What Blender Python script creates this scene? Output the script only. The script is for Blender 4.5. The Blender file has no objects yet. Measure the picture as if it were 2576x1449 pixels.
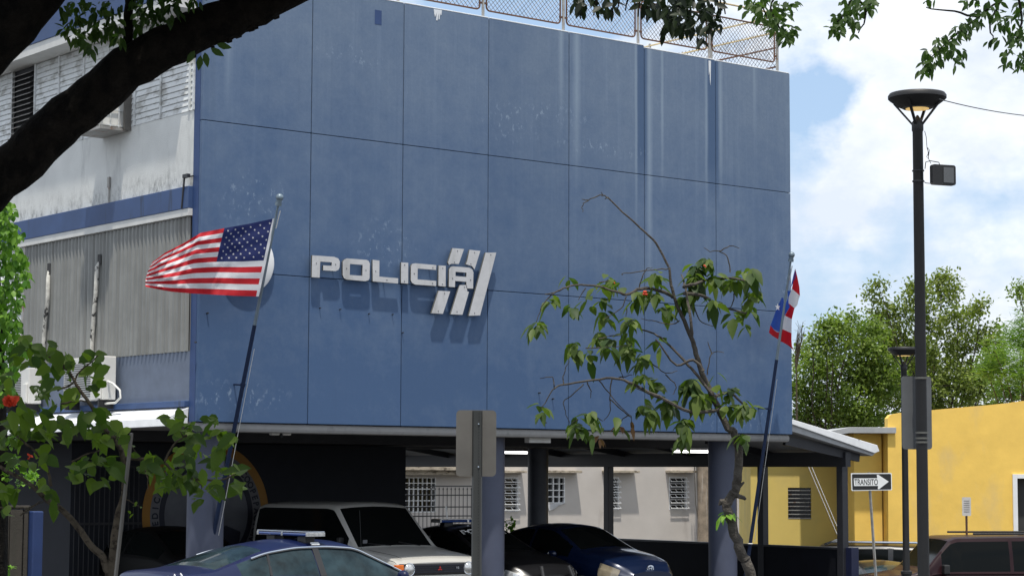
import bpy, bmesh, math, random
import numpy as np
from mathutils import Vector, Matrix
from mathutils.geometry import tessellate_polygon

random.seed(7); RN = np.random.RandomState(11)
scene = bpy.context.scene
COL = scene.collection

# ------------------------------------------------------------------ camera
F = 5218.74; W, H = 2576.0, 1449.0
YAW, PITCH, ROLL, CA = [math.radians(a) for a in (51.50704, 5.118746, 0.238678, 60.102721)]
EYE = 2.45
CAM = Vector((-40*math.cos(CA), -40*math.sin(CA), EYE))
_d = Vector((math.cos(YAW)*math.cos(PITCH), math.sin(YAW)*math.cos(PITCH), math.sin(PITCH)))
_r = Vector((math.sin(YAW), -math.cos(YAW), 0)); _u = _r.cross(_d)
RT = math.cos(ROLL)*_r + math.sin(ROLL)*_u
UP = -math.sin(ROLL)*_r + math.cos(ROLL)*_u
cam_data = bpy.data.cameras.new('camera'); cam = bpy.data.objects.new('camera', cam_data); COL.objects.link(cam)
cam_data.sensor_width = 36; cam_data.lens = 36*F/W; cam_data.clip_end = 3000; cam_data.clip_start = .1
m = Matrix((RT, UP, -_d)).transposed().to_4x4(); m.translation = CAM
cam.matrix_world = m
scene.camera = cam

# ------------------------------------------------------------------ light
SUN_EL = math.radians(73); SUN_AZ = Vector((-.60, -.80, 0)).normalized()
sun_dir = Vector((SUN_AZ.x*math.cos(SUN_EL), SUN_AZ.y*math.cos(SUN_EL), math.sin(SUN_EL)))
sd = bpy.data.lights.new('sun', 'SUN'); sd.energy = 4.3; sd.angle = math.radians(1.3); sd.color = (1, .95, .86)
sun = bpy.data.objects.new('sun', sd); COL.objects.link(sun)
sun.rotation_euler = (-sun_dir).to_track_quat('-Z', 'Y').to_euler()
scene.view_settings.view_transform = 'Standard'; scene.view_settings.look = 'None'
scene.view_settings.exposure = 0.08; scene.view_settings.gamma = 1
scene.cycles.max_bounces = 8; scene.cycles.transparent_max_bounces = 8
scene.cycles.use_denoising = True

def ray(px, py):
    px = float(px); py = float(py); return _d + (px-W/2)/F*RT - (py-H/2)/F*UP
def at(px, py, t): return CAM + t*ray(px, py)
def onX(px, py, c): v = ray(px, py); return CAM + (c-CAM.x)/v.x*v
def onY(px, py, c): v = ray(px, py); return CAM + (c-CAM.y)/v.y*v

world = bpy.data.worlds.new('World'); scene.world = world; world.use_nodes = True
def build_world():
    nt = world.node_tree; nt.nodes.clear(); N = nt.nodes.new; L = nt.links.new
    out = N('ShaderNodeOutputWorld'); bg = N('ShaderNodeBackground'); bg.inputs[1].default_value = .115
    sky = N('ShaderNodeTexSky'); sky.sky_type = 'NISHITA'; sky.sun_disc = False
    sky.sun_elevation = SUN_EL; sky.sun_rotation = math.atan2(SUN_AZ.x, SUN_AZ.y); sky.dust_density = 1.2; sky.ozone_density = 1.5
    tc = N('ShaderNodeTexCoord')
    def noise(scale, detail, rough, stretch=(1, 1, 1), off=(0, 0, 0)):
        mp = N('ShaderNodeMapping'); mp.inputs['Scale'].default_value = stretch; mp.inputs['Location'].default_value = off
        n = N('ShaderNodeTexNoise'); n.inputs['Scale'].default_value = scale; n.inputs['Detail'].default_value = detail
        n.inputs['Roughness'].default_value = rough; L(tc.outputs['Generated'], mp.inputs[0]); L(mp.outputs[0], n.inputs[0]); return n
    def math_(op, a, b=None, c=None, clamp=False):
        n = N('ShaderNodeMath'); n.operation = op; n.use_clamp = clamp
        for i, v in enumerate((a, b, c)):
            if v is None: continue
            if isinstance(v, (int, float)): n.inputs[i].default_value = v
            else: L(v, n.inputs[i])
        return n.outputs[0]
    n1 = noise(7, 7, .58, (1, 1, 1.9), (3.1, .4, 1.3)); n2 = noise(26, 6, .6, (1, 1, 1.7), (1, 2, 0))
    dens = math_('ADD', math_('MULTIPLY', n1.outputs[0], .72), math_('MULTIPLY', n2.outputs[0], .28))
    dens = math_('MULTIPLY_ADD', math_('SUBTRACT', dens, .5), 4.2, .80)
    # gaps between the clouds (fixed directions of the sky), their borders broken by noise
    wob = noise(20, 5, .6, (1, 1, 1.3)); 
    vadd = N('ShaderNodeVectorMath'); vadd.operation = 'SCALE'; 
    vs = N('ShaderNodeVectorMath'); vs.operation = 'SUBTRACT'; L(wob.outputs['Color'], vs.inputs[0]); vs.inputs[1].default_value = (.5, .5, .5)
    L(vs.outputs[0], vadd.inputs[0]); vadd.inputs['Scale'].default_value = .06
    va = N('ShaderNodeVectorMath'); va.operation = 'ADD'; L(tc.outputs['Generated'], va.inputs[0]); L(vadd.outputs[0], va.inputs[1])
    for (px, py, rad, amt) in ((2035, 310, .019, .9), (2090, 240, .012, .5), (2190, 640, .018, .55), (2330, 500, .014, .45), (2500, 470, .014, .4),
                               (1300, 25, .028, .9), (1450, 20, .018, .7), (2040, 770, .014, .5), (2480, 620, .014, .4)):
        v = ray(px, py).normalized()
        dd = N('ShaderNodeVectorMath'); dd.operation = 'DISTANCE'; L(va.outputs[0], dd.inputs[0]); dd.inputs[1].default_value = v
        g = math_('SUBTRACT', 1.0, math_('DIVIDE', dd.outputs['Value'], rad*2.3), None, True)
        dens = math_('SUBTRACT', dens, math_('MULTIPLY', g, amt*1.7))
    for (px, py, rad, amt) in ((2250, 130, .05, .8), (2180, 420, .032, 1.0), (2130, 560, .022, .7), (2420, 650, .03, .6), (2450, 300, .04, .6), (2200, 800, .02, .5), (2080, 700, .018, .4)):
        v = ray(px, py).normalized()
        dd = N('ShaderNodeVectorMath'); dd.operation = 'DISTANCE'; L(va.outputs[0], dd.inputs[0]); dd.inputs[1].default_value = v
        g = math_('SUBTRACT', 1.0, math_('DIVIDE', dd.outputs['Value'], rad*1.4), None, True)
        dens = math_('ADD', dens, math_('MULTIPLY', g, amt))
    fac = math_('MULTIPLY', math_('MULTIPLY_ADD', dens, 1.0, 0.0, True), .93)
    shade = noise(11, 6, .6, (1, 1, 1.6), (5, 5, 5))
    cr = N('ShaderNodeValToRGB'); cr.color_ramp.elements[0].position = .40; cr.color_ramp.elements[0].color = (6.9, 7.5, 8.4, 1)
    cr.color_ramp.elements[1].position = .60; cr.color_ramp.elements[1].color = (9.2, 9.4, 9.7, 1)
    L(shade.outputs[0], cr.inputs[0])
    boost = N('ShaderNodeMix'); boost.data_type = 'RGBA'; boost.blend_type = 'MIX'; boost.inputs[0].default_value = .55
    L(sky.outputs[0], boost.inputs[6]); boost.inputs[7].default_value = (5.0, 6.9, 9.6, 1)
    mx = N('ShaderNodeMix'); mx.data_type = 'RGBA'; L(fac, mx.inputs[0]); L(boost.outputs[2], mx.inputs[6]); L(cr.outputs[0], mx.inputs[7])
    L(mx.outputs[2], bg.inputs[0]); L(bg.outputs[0], out.inputs[0])
build_world()

# ------------------------------------------------------------------ materials
def new_mat(name):
    m = bpy.data.materials.new(name); m.use_nodes = True
    return m, m.node_tree, m.node_tree.nodes['Principled BSDF']
def nd(nt, t, **kw):
    n = nt.nodes.new(t)
    for k, v in kw.items(): setattr(n, k, v)
    return n
def mixc(nt, fac, a, b, mode='MIX'):
    n = nd(nt, 'ShaderNodeMix', data_type='RGBA', blend_type=mode)
    for i, v in ((0, fac), (6, a), (7, b)):
        if isinstance(v, (int, float)): n.inputs[i].default_value = v
        elif isinstance(v, tuple): n.inputs[i].default_value = (*v[:3], 1)
        else: nt.links.new(v, n.inputs[i])
    return n.outputs[2]
def noise_fac(nt, scale, lo, hi, stretch=(1, 1, 1), detail=5, rough=.6, off=(0, 0, 0)):
    tc = nd(nt, 'ShaderNodeTexCoord'); mp = nd(nt, 'ShaderNodeMapping'); mp.inputs['Scale'].default_value = stretch; mp.inputs['Location'].default_value = off
    n = nd(nt, 'ShaderNodeTexNoise'); n.inputs['Scale'].default_value = scale; n.inputs['Detail'].default_value = detail; n.inputs['Roughness'].default_value = rough
    nt.links.new(tc.outputs['Object'], mp.inputs[0]); nt.links.new(mp.outputs[0], n.inputs[0])
    mr = nd(nt, 'ShaderNodeMapRange'); mr.inputs[1].default_value = lo; mr.inputs[2].default_value = hi; mr.clamp = True
    nt.links.new(n.outputs[0], mr.inputs[0]); return mr.outputs[0]
def mat(name, c, rough=.6, metal=0, var=.15, scale=3, bump=0, bscale=40, coat=0, dirt=None, dirt_lo=.55, dirt_hi=.75, dscale=2, dstretch=(1, 1, 1), emit=None, estr=1, spec=.5):
    m, nt, b = new_mat(name)
    if 'bark' in name: spec = .12
    b.inputs['Roughness'].default_value = rough; b.inputs['Metallic'].default_value = metal
    b.inputs['Coat Weight'].default_value = coat; b.inputs['Coat Roughness'].default_value = .05
    b.inputs['Specular IOR Level'].default_value = spec
    col = mixc(nt, noise_fac(nt, scale, .3, .7), tuple(x*(1-var) for x in c), tuple(min(1, x*(1+var)) for x in c))
    if dirt: col = mixc(nt, noise_fac(nt, dscale, dirt_lo, dirt_hi, dstretch), col, dirt)
    nt.links.new(col, b.inputs['Base Color'])
    if bump:
        bp = nd(nt, 'ShaderNodeBump'); bp.inputs['Strength'].default_value = bump; bp.inputs['Distance'].default_value = .02
        tc = nd(nt, 'ShaderNodeTexCoord'); n = nd(nt, 'ShaderNodeTexNoise'); n.inputs['Scale'].default_value = bscale; n.inputs['Detail'].default_value = 6
        nt.links.new(tc.outputs['Object'], n.inputs[0]); nt.links.new(n.outputs[0], bp.inputs['Height']); nt.links.new(bp.outputs[0], b.inputs['Normal'])
    if emit: b.inputs['Emission Color'].default_value = (*emit, 1); b.inputs['Emission Strength'].default_value = estr
    return m
def leaf_mat(name, c1, c2, trans=.35, rough=.45):
    m, nt, b = new_mat(name); b.inputs['Roughness'].default_value = rough; b.inputs['Specular IOR Level'].default_value = .3
    at_ = nd(nt, 'ShaderNodeAttribute', attribute_name='tint'); 
    col = mixc(nt, at_.outputs['Fac'], c1, c2); nt.links.new(col, b.inputs['Base Color'])
    tr = nd(nt, 'ShaderNodeBsdfTranslucent'); nt.links.new(mixc(nt, 1.0, col, (1.6, 1.9, .7), 'MULTIPLY'), tr.inputs[0])
    ms = nd(nt, 'ShaderNodeMixShader'); ms.inputs[0].default_value = trans
    nt.links.new(b.outputs[0], ms.inputs[1]); nt.links.new(tr.outputs[0], ms.inputs[2])
    nt.links.new(ms.outputs[0], nt.nodes['Material Output'].inputs[0]); return m

def facade_mat(name, base, faded, streaks=True):
    m, nt, b = new_mat(name); b.inputs['Roughness'].default_value = .7; b.inputs['Specular IOR Level'].default_value = .25
    L = nt.links.new
    tc = nd(nt, 'ShaderNodeTexCoord'); sp = nd(nt, 'ShaderNodeSeparateXYZ'); L(tc.outputs['Object'], sp.inputs[0])
    def mth(op, a, b_=None, c=None, clamp=False):
        n = nd(nt, 'ShaderNodeMath', operation=op); n.use_clamp = clamp
        for i, v in enumerate((a, b_, c)):
            if v is None: continue
            if isinstance(v, (int, float)): n.inputs[i].default_value = v
            else: L(v, n.inputs[i])
        return n.outputs[0]
    cloudn = noise_fac(nt, .5, .3, .7, detail=9, rough=.7)
    mott = noise_fac(nt, 2.6, .35, .65, detail=9, rough=.78)
    # sun-bleached paint: bleaching is worse where rain washes the parapet
    wash = mth('MULTIPLY_ADD', sp.outputs['Z'], .110, mth('MULTIPLY_ADD', sp.outputs['X'], .016, -.60), True)
    fade = mth('ADD', mth('MULTIPLY', wash, .85), mth('ADD', mth('MULTIPLY', mth('SUBTRACT', cloudn, .5), .42), mth('MULTIPLY', mth('SUBTRACT', mott, .5), .22)), None, True)
    col = mixc(nt, fade, base, faded)
    sn = nd(nt, 'ShaderNodeVectorMath', operation='SNAP'); sn.inputs[1].default_value = (2.257, 50, 2.9); ad = nd(nt, 'ShaderNodeVectorMath', operation='ADD'); ad.inputs[1].default_value = (-.24, 0, -.53)
    L(tc.outputs['Object'], ad.inputs[0]); L(ad.outputs[0], sn.inputs[0]); wn = nd(nt, 'ShaderNodeTexWhiteNoise'); L(sn.outputs[0], wn.inputs[0])
    col = mixc(nt, mth('MULTIPLY', wn.outputs['Value'], .13), col, tuple(x*.55 for x in base))
    fine = noise_fac(nt, 14, .3, .7, detail=8, rough=.75)
    col = mixc(nt, mth('MULTIPLY', fine, .22), col, tuple(x*.72 for x in base))
    if streaks:
        st = noise_fac(nt, 5, .52, .74, (1, 1, .035), detail=6, off=(4, 0, 0))
        col = mixc(nt, mth('MULTIPLY', mth('MULTIPLY', st, wash), .20), col, tuple(min(1, x*1.35+.03) for x in faded))
        sd_ = noise_fac(nt, 9, .58, .8, (1, 1, .04), detail=5, off=(0, 0, 2))
        col = mixc(nt, mth('MULTIPLY', sd_, .15), col, tuple(x*.5 for x in base))
        # run-off marks below the two scuppers and beside joints
        for (x0, wd, dark, zl) in ((11.40, .20, 1, 8.6), (11.62, .12, 0, 6.4), (11.22, .06, 0, 7.5), (12.02, .06, 0, 8.6), (13.62, .22, 1, 8.6), (13.42, .07, 0, 8.2), (13.88, .09, 0, 8.4), (.55, .12, 0, 9.2), (9.0, .10, 0, 9.6), (15.0, .07, 0, 10.2),
                                   (9.45, .14, 0, 8.6)):
            wob = mth('MULTIPLY_ADD', noise_fac(nt, 1.2, 0, 1, (0, 0, 1), off=(x0*3, 0, 0)), .04, x0-.02)
            g = mth('SUBTRACT', 1.0, mth('DIVIDE', mth('ABSOLUTE', mth('SUBTRACT', sp.outputs['X'], wob)), wd), None, True)
            vert = mth('MULTIPLY_ADD', mth('SUBTRACT', sp.outputs['Z'], zl), .45, 0, True)
            if dark: g = mth('MULTIPLY', g, 3.0, None, True); vert = mth('MULTIPLY', vert, 2.0, None, True)
            k = mth('MULTIPLY', mth('MULTIPLY', g, vert), .85 if dark else .38)
            col = mixc(nt, k, col, (.055, .10, .19) if dark else (.36, .44, .52))
        # scuffed, peeled render near the foot of the wall and in the upper left
        scf = noise_fac(nt, 8, .555, .62, (1, 1, .7), detail=9, rough=.72, off=(7, 0, 3))
        for (x0, z0, rx, rz) in ((1.15, 7.8, .9, .6), (14.3, 3.75, 1.6, .35), (4.3, 7.1, .8, .6), (8.8, 10.3, 1.4, .25), (10.2, 9.7, 1.6, .2), (16.1, 6.6, .25, 1.0), (.9, 3.9, 1.2, .35), (7.6, 10.0, .9, .5), (3.4, 10.9, .9, .25)):
            gx = mth('DIVIDE', mth('SUBTRACT', sp.outputs['X'], x0), rx); gz = mth('DIVIDE', mth('SUBTRACT', sp.outputs['Z'], z0), rz)
            g = mth('SUBTRACT', 1.15, mth('SQRT', mth('ADD', mth('MULTIPLY', gx, gx), mth('MULTIPLY', gz, gz))), None, True)
            col = mixc(nt, mth('MULTIPLY', mth('MULTIPLY', g, scf), .62), col, (.30, .38, .48))
    L(col, b.inputs['Base Color'])
    bp = nd(nt, 'ShaderNodeBump'); bp.inputs['Strength'].default_value = .25; bp.inputs['Distance'].default_value = .02
    n = nd(nt, 'ShaderNodeTexNoise'); n.inputs['Scale'].default_value = 2.2; n.inputs['Detail'].default_value = 9; n.inputs['Roughness'].default_value = .7
    L(tc.outputs['Object'], n.inputs[0]); L(n.outputs[0], bp.inputs['Height']); L(bp.outputs[0], b.inputs['Normal'])
    return m

M = {}
M['facade'] = facade_mat('facade_paint', (.061, .112, .218), (.190, .246, .325))
M['band'] = mat('band_paint', (.038, .078, .19), .6, var=.15, scale=1.2, dirt=(.02, .03, .05), dirt_lo=.60, dirt_hi=.72, dscale=3, dstretch=(1, 1, .12))
M['return'] = mat('return_paint', (.024, .058, .165), .6, var=.12)
M['joint'] = mat('joint_backing', (.05, .08, .15), .9)  # dark blue backing that shows through the panel joints
M['whiteedge'] = mat('white_edge_paint', (.72, .74, .76), .6, var=.1, bump=.3, bscale=12)
M['wing'] = mat('wing_paint', (.64, .65, .63), .7, var=.08, scale=1.2, bump=.2, dirt=(.22, .23, .23), dirt_lo=.55, dirt_hi=.8, dscale=1.1, dstretch=(1, 1, .5))
M['louver'] = mat('louver_white', (.66, .68, .68), .5, var=.07, scale=3, dirt=(.38, .38, .36), dirt_lo=.50, dirt_hi=.64, dscale=2.2, dstretch=(1, 1, 2.2))
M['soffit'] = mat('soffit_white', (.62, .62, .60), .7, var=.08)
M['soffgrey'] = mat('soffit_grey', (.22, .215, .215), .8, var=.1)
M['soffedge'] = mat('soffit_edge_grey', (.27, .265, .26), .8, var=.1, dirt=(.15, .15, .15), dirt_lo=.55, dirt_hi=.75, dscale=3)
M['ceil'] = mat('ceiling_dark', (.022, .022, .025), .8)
M['corr'] = mat('corrugated_sheet', (.245, .25, .24), .55, var=.12, scale=2, dirt=(.15, .15, .14), dirt_lo=.42, dirt_hi=.75, dscale=2.5, dstretch=(1, 2, .07), metal=.1)
M['lowwall'] = mat('slate_paint', (.13, .16, .22), .7, var=.1)
M['canopy'] = mat('canopy_white', (.78, .79, .80), .5, var=.08, dirt=(.12, .14, .2), dirt_lo=.66, dirt_hi=.72, dscale=5)
M['canopyu'] = mat('canopy_grey', (.36, .37, .38), .7, var=.1)
M['lowblack'] = mat('low_wall_black', (.004, .005, .009), .7, var=.2, spec=.2)
M['column'] = mat('column_paint', (.060, .070, .110), .55, var=.08)
M['columnd'] = mat('column_dark', (.05, .055, .07), .5)
M['core'] = mat('core_shade_paint', (.007, .009, .015), .8, var=.2)  # near-black: deep shade under the building is put into this wall colour
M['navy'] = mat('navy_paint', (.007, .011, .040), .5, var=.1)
M['postblue'] = mat('blue_post_paint', (.011, .030, .105), .55, var=.1)
M['steeldark'] = mat('dark_steel', (.018, .019, .024), .5, var=.1)
M['rust'] = mat('rusty_frame', (.11, .055, .035), .8, var=.3, scale=9)
M['galv'] = mat('galvanised', (.34, .33, .31), .5, metal=.4, var=.2, scale=7, dirt=(.22, .12, .07), dirt_lo=.55, dirt_hi=.7, dscale=6)
M['wirem'] = mat('fence_wire', (.09, .08, .08), .5, metal=.4)
M['yrail'] = mat('yellowed_rail', (.50, .40, .22), .6, var=.2)
M['sign'] = mat('sign_letter_paint', (.50, .50, .51), .6, var=.07, scale=3, bump=.2, bscale=20, dirt=(.34, .34, .33), dirt_lo=.55, dirt_hi=.8, dscale=3, dstretch=(1, 1, .3))
M['signedge'] = mat('sign_edge', (.10, .10, .09), .7)
M['white'] = mat('white_plastic', (.70, .69, .65), .5, var=.05)
M['whitep'] = mat('white_paint', (.80, .80, .80), .4, var=.04)
M['dkgrille'] = mat('dark_grille', (.03, .03, .03), .7)
M['pole'] = mat('pole_blue', (.012, .022, .055), .6, var=.15, spec=.2)
M['poleg'] = mat('pole_grey', (.17, .22, .26), .4, var=.15, metal=.3)
M['black'] = mat('black_metal', (.012, .012, .013), .55, var=.2, bump=.1, bscale=60)
M['sgrey'] = mat('sign_back', (.155, .145, .130), .5, metal=.35, var=.12, scale=4)
M['uch'] = mat('u_channel', (.05, .052, .05), .5, metal=.3, var=.15)
M['alu'] = mat('panel_back', (.12, .125, .13), .5, metal=.3, var=.1)
M['signw'] = mat('sign_white', (.72, .73, .72), .4, var=.04)
M['signk'] = mat('sign_black', (.012, .012, .012), .4)
M['yellow'] = mat('yellow_render', (.88, .575, .12), .75, var=.07, scale=1.4, bump=.7, bscale=1.6, dirt=(.70, .50, .20), dirt_lo=.55, dirt_hi=.8, dscale=1.1, dstretch=(1, 1, .4))
M['yellow2'] = mat('yellow_render_dull', (.70, .53, .15), .8, var=.06, scale=.8, bump=.2, bscale=2, dirt=(.60, .47, .17), dirt_lo=.5, dirt_hi=.8, dscale=.7)
M['grey'] = mat('grey_render', (.54, .50, .465), .8, var=.07, scale=.7, bump=.3, bscale=2, dirt=(.26, .23, .2), dirt_lo=.62, dirt_hi=.8, dscale=.9, dstretch=(1, 1, .3))
M['ledge'] = mat('stained_ledge', (.42, .36, .28), .8, var=.2, scale=4, dirt=(.08, .06, .04), dirt_lo=.5, dirt_hi=.65, dscale=4, dstretch=(1, 1, 3))
M['wood'] = mat('weathered_wood', (.25, .20, .15), .85, var=.35, scale=4, dirt=(.5, .45, .4), dirt_lo=.55, dirt_hi=.7, dscale=6, dstretch=(1, 1, .1))
M['bark'] = mat('dark_bark', (.012, .010, .008), .95, var=.35, scale=12, bump=1.0, bscale=30, dirt=(.005, .0045, .004), dirt_lo=.45, dirt_hi=.6, dscale=14, dstretch=(1, 1, .6))
M['barkg'] = mat('grey_bark', (.085, .070, .052), .9, var=.3, scale=14, bump=.6, bscale=45, dirt=(.035, .028, .022), dirt_lo=.5, dirt_hi=.62, dscale=22)
M['barkd'] = mat('stem_bark', (.085, .076, .066), .9, var=.3, scale=14, bump=.8, bscale=50, dirt=(.12, .105, .085), dirt_lo=.60, dirt_hi=.7, dscale=16, dstretch=(1, 1, .3))
M['leafA'] = leaf_mat('leaf_left_tree', (.030, .064, .008), (.12, .18, .024), .42, .6)
M['leafB'] = leaf_mat('leaf_right_tree', (.030, .060, .014), (.13, .18, .032), .34, .55)
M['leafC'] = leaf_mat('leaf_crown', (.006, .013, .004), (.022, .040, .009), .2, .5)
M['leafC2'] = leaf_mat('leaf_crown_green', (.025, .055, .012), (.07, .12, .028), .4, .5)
M['leafV'] = leaf_mat('leaf_vine', (.05, .14, .012), (.20, .36, .05), .35, .4)
M['leafD'] = leaf_mat('leaf_far_green', (.06, .11, .022), (.23, .30, .065), .32, .5)
M['leafE'] = leaf_mat('leaf_far_olive', (.065, .10, .024), (.24, .28, .065), .3, .55)
M['leafF'] = leaf_mat('leaf_far_feather', (.06, .125, .022), (.19, .29, .055), .4, .5)
M['leafG'] = leaf_mat('leaf_dried', (.10, .045, .025), (.24, .13, .07), .2, .7)
M['flower'] = mat('flower_red', (.62, .06, .02), .6, var=.2, scale=30)
M['berry'] = mat('berry', (.35, .42, .22), .5)
M['asphalt'] = mat('asphalt', (.055, .055, .055), .9, var=.2, bump=.3, bscale=60)
M['conc'] = mat('concrete', (.30, .29, .27), .85, var=.12, bump=.2)
M['concd'] = mat('stained_concrete', (.04, .034, .026), .9, var=.25, scale=3, bump=.3, dirt=(.03, .028, .02), dirt_lo=.45, dirt_hi=.65, dscale=2.5, dstretch=(1, 1, .12))
M['glass'] = mat('dark_glass', (.004, .005, .005), .08, var=0, spec=.12)
M['glassb'] = mat('clear_glass', (.016, .030, .036), .06, var=.6, scale=3.5, spec=.25)
M['winpane'] = mat('window_pane', (.012, .013, .015), .15, var=.3, scale=3)
M['chrome'] = mat('chrome', (.65, .68, .72), .15, metal=1, var=.03)
M['tyre'] = mat('tyre', (.02, .02, .02), .85)
M['navycar'] = mat('car_navy', (.004, .009, .045), .35, var=.05, coat=.22, spec=.25)
M['whitecar'] = mat('car_white', (.46, .45, .42), .4, var=.04, coat=.5)
M['blackcar'] = mat('car_black', (.006, .006, .007), .3, var=.05, coat=.35)
M['shadecar'] = mat('car_shade_black', (.004, .004, .004), .6, var=.05, spec=.1)  # matte, coatless near-black; the shade over this car is put into its paint
M['bluecar'] = mat('car_blue', (.0015, .008, .034), .3, metal=.2, var=.05, coat=.5)
M['maroon'] = mat('car_maroon', (.016, .003, .005), .4, var=.08, coat=.15, spec=.2)
M['plastic'] = mat('black_plastic', (.015, .015, .016), .5)
M['amber'] = mat('amber_lens', (.75, .16, .01), .25, coat=1)
M['redlens'] = mat('red_lens', (.5, .012, .01), .25, coat=1)
M['lens'] = mat('head_lens', (.55, .56, .56), .12, var=.35, scale=30, metal=.5, coat=1)
M['lensy'] = mat('aged_lens', (.20, .17, .12), .2, var=.2, scale=9, coat=1)
M['bluelens'] = mat('blue_lens', (.012, .05, .22), .15, var=.2, scale=5, coat=1)
M['tube'] = mat('tube_light', (.9, .9, .9), .4, emit=(1, .98, .95), estr=3.5)
M['lamplit'] = mat('lamp_glow', (.8, .55, .2), .4, emit=(1, .66, .24), estr=.55)
M['orange'] = mat('seal_orange', (.27, .125, .008), .6, var=.08)
M['sealgrey'] = mat('seal_grey', (.13, .13, .14), .7, var=.08)
M['sealin'] = mat('seal_centre', (.10, .105, .12), .7, var=.25, scale=1.4)
M['sealnavy'] = mat('seal_navy', (.004, .006, .018), .6)
M['fred'] = mat('flag_red', (.55, .012, .022), .7, var=.06)
M['fwhite'] = mat('flag_white', (.72, .72, .74), .7, var=.04)
M['fblue'] = mat('flag_blue', (.012, .022, .115), .7, var=.06)
M['fblue2'] = mat('flag_royal_blue', (.03, .10, .46), .7, var=.06)
M['feather'] = mat('pigeon_grey', (.07, .075, .085), .7, var=.3, scale=30)
M['skyroof'] = mat('roof_tan', (.42, .38, .34), .8, var=.1)
M['plastc'] = mat('licence_plate', (.45, .55, .65), .5)

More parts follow.
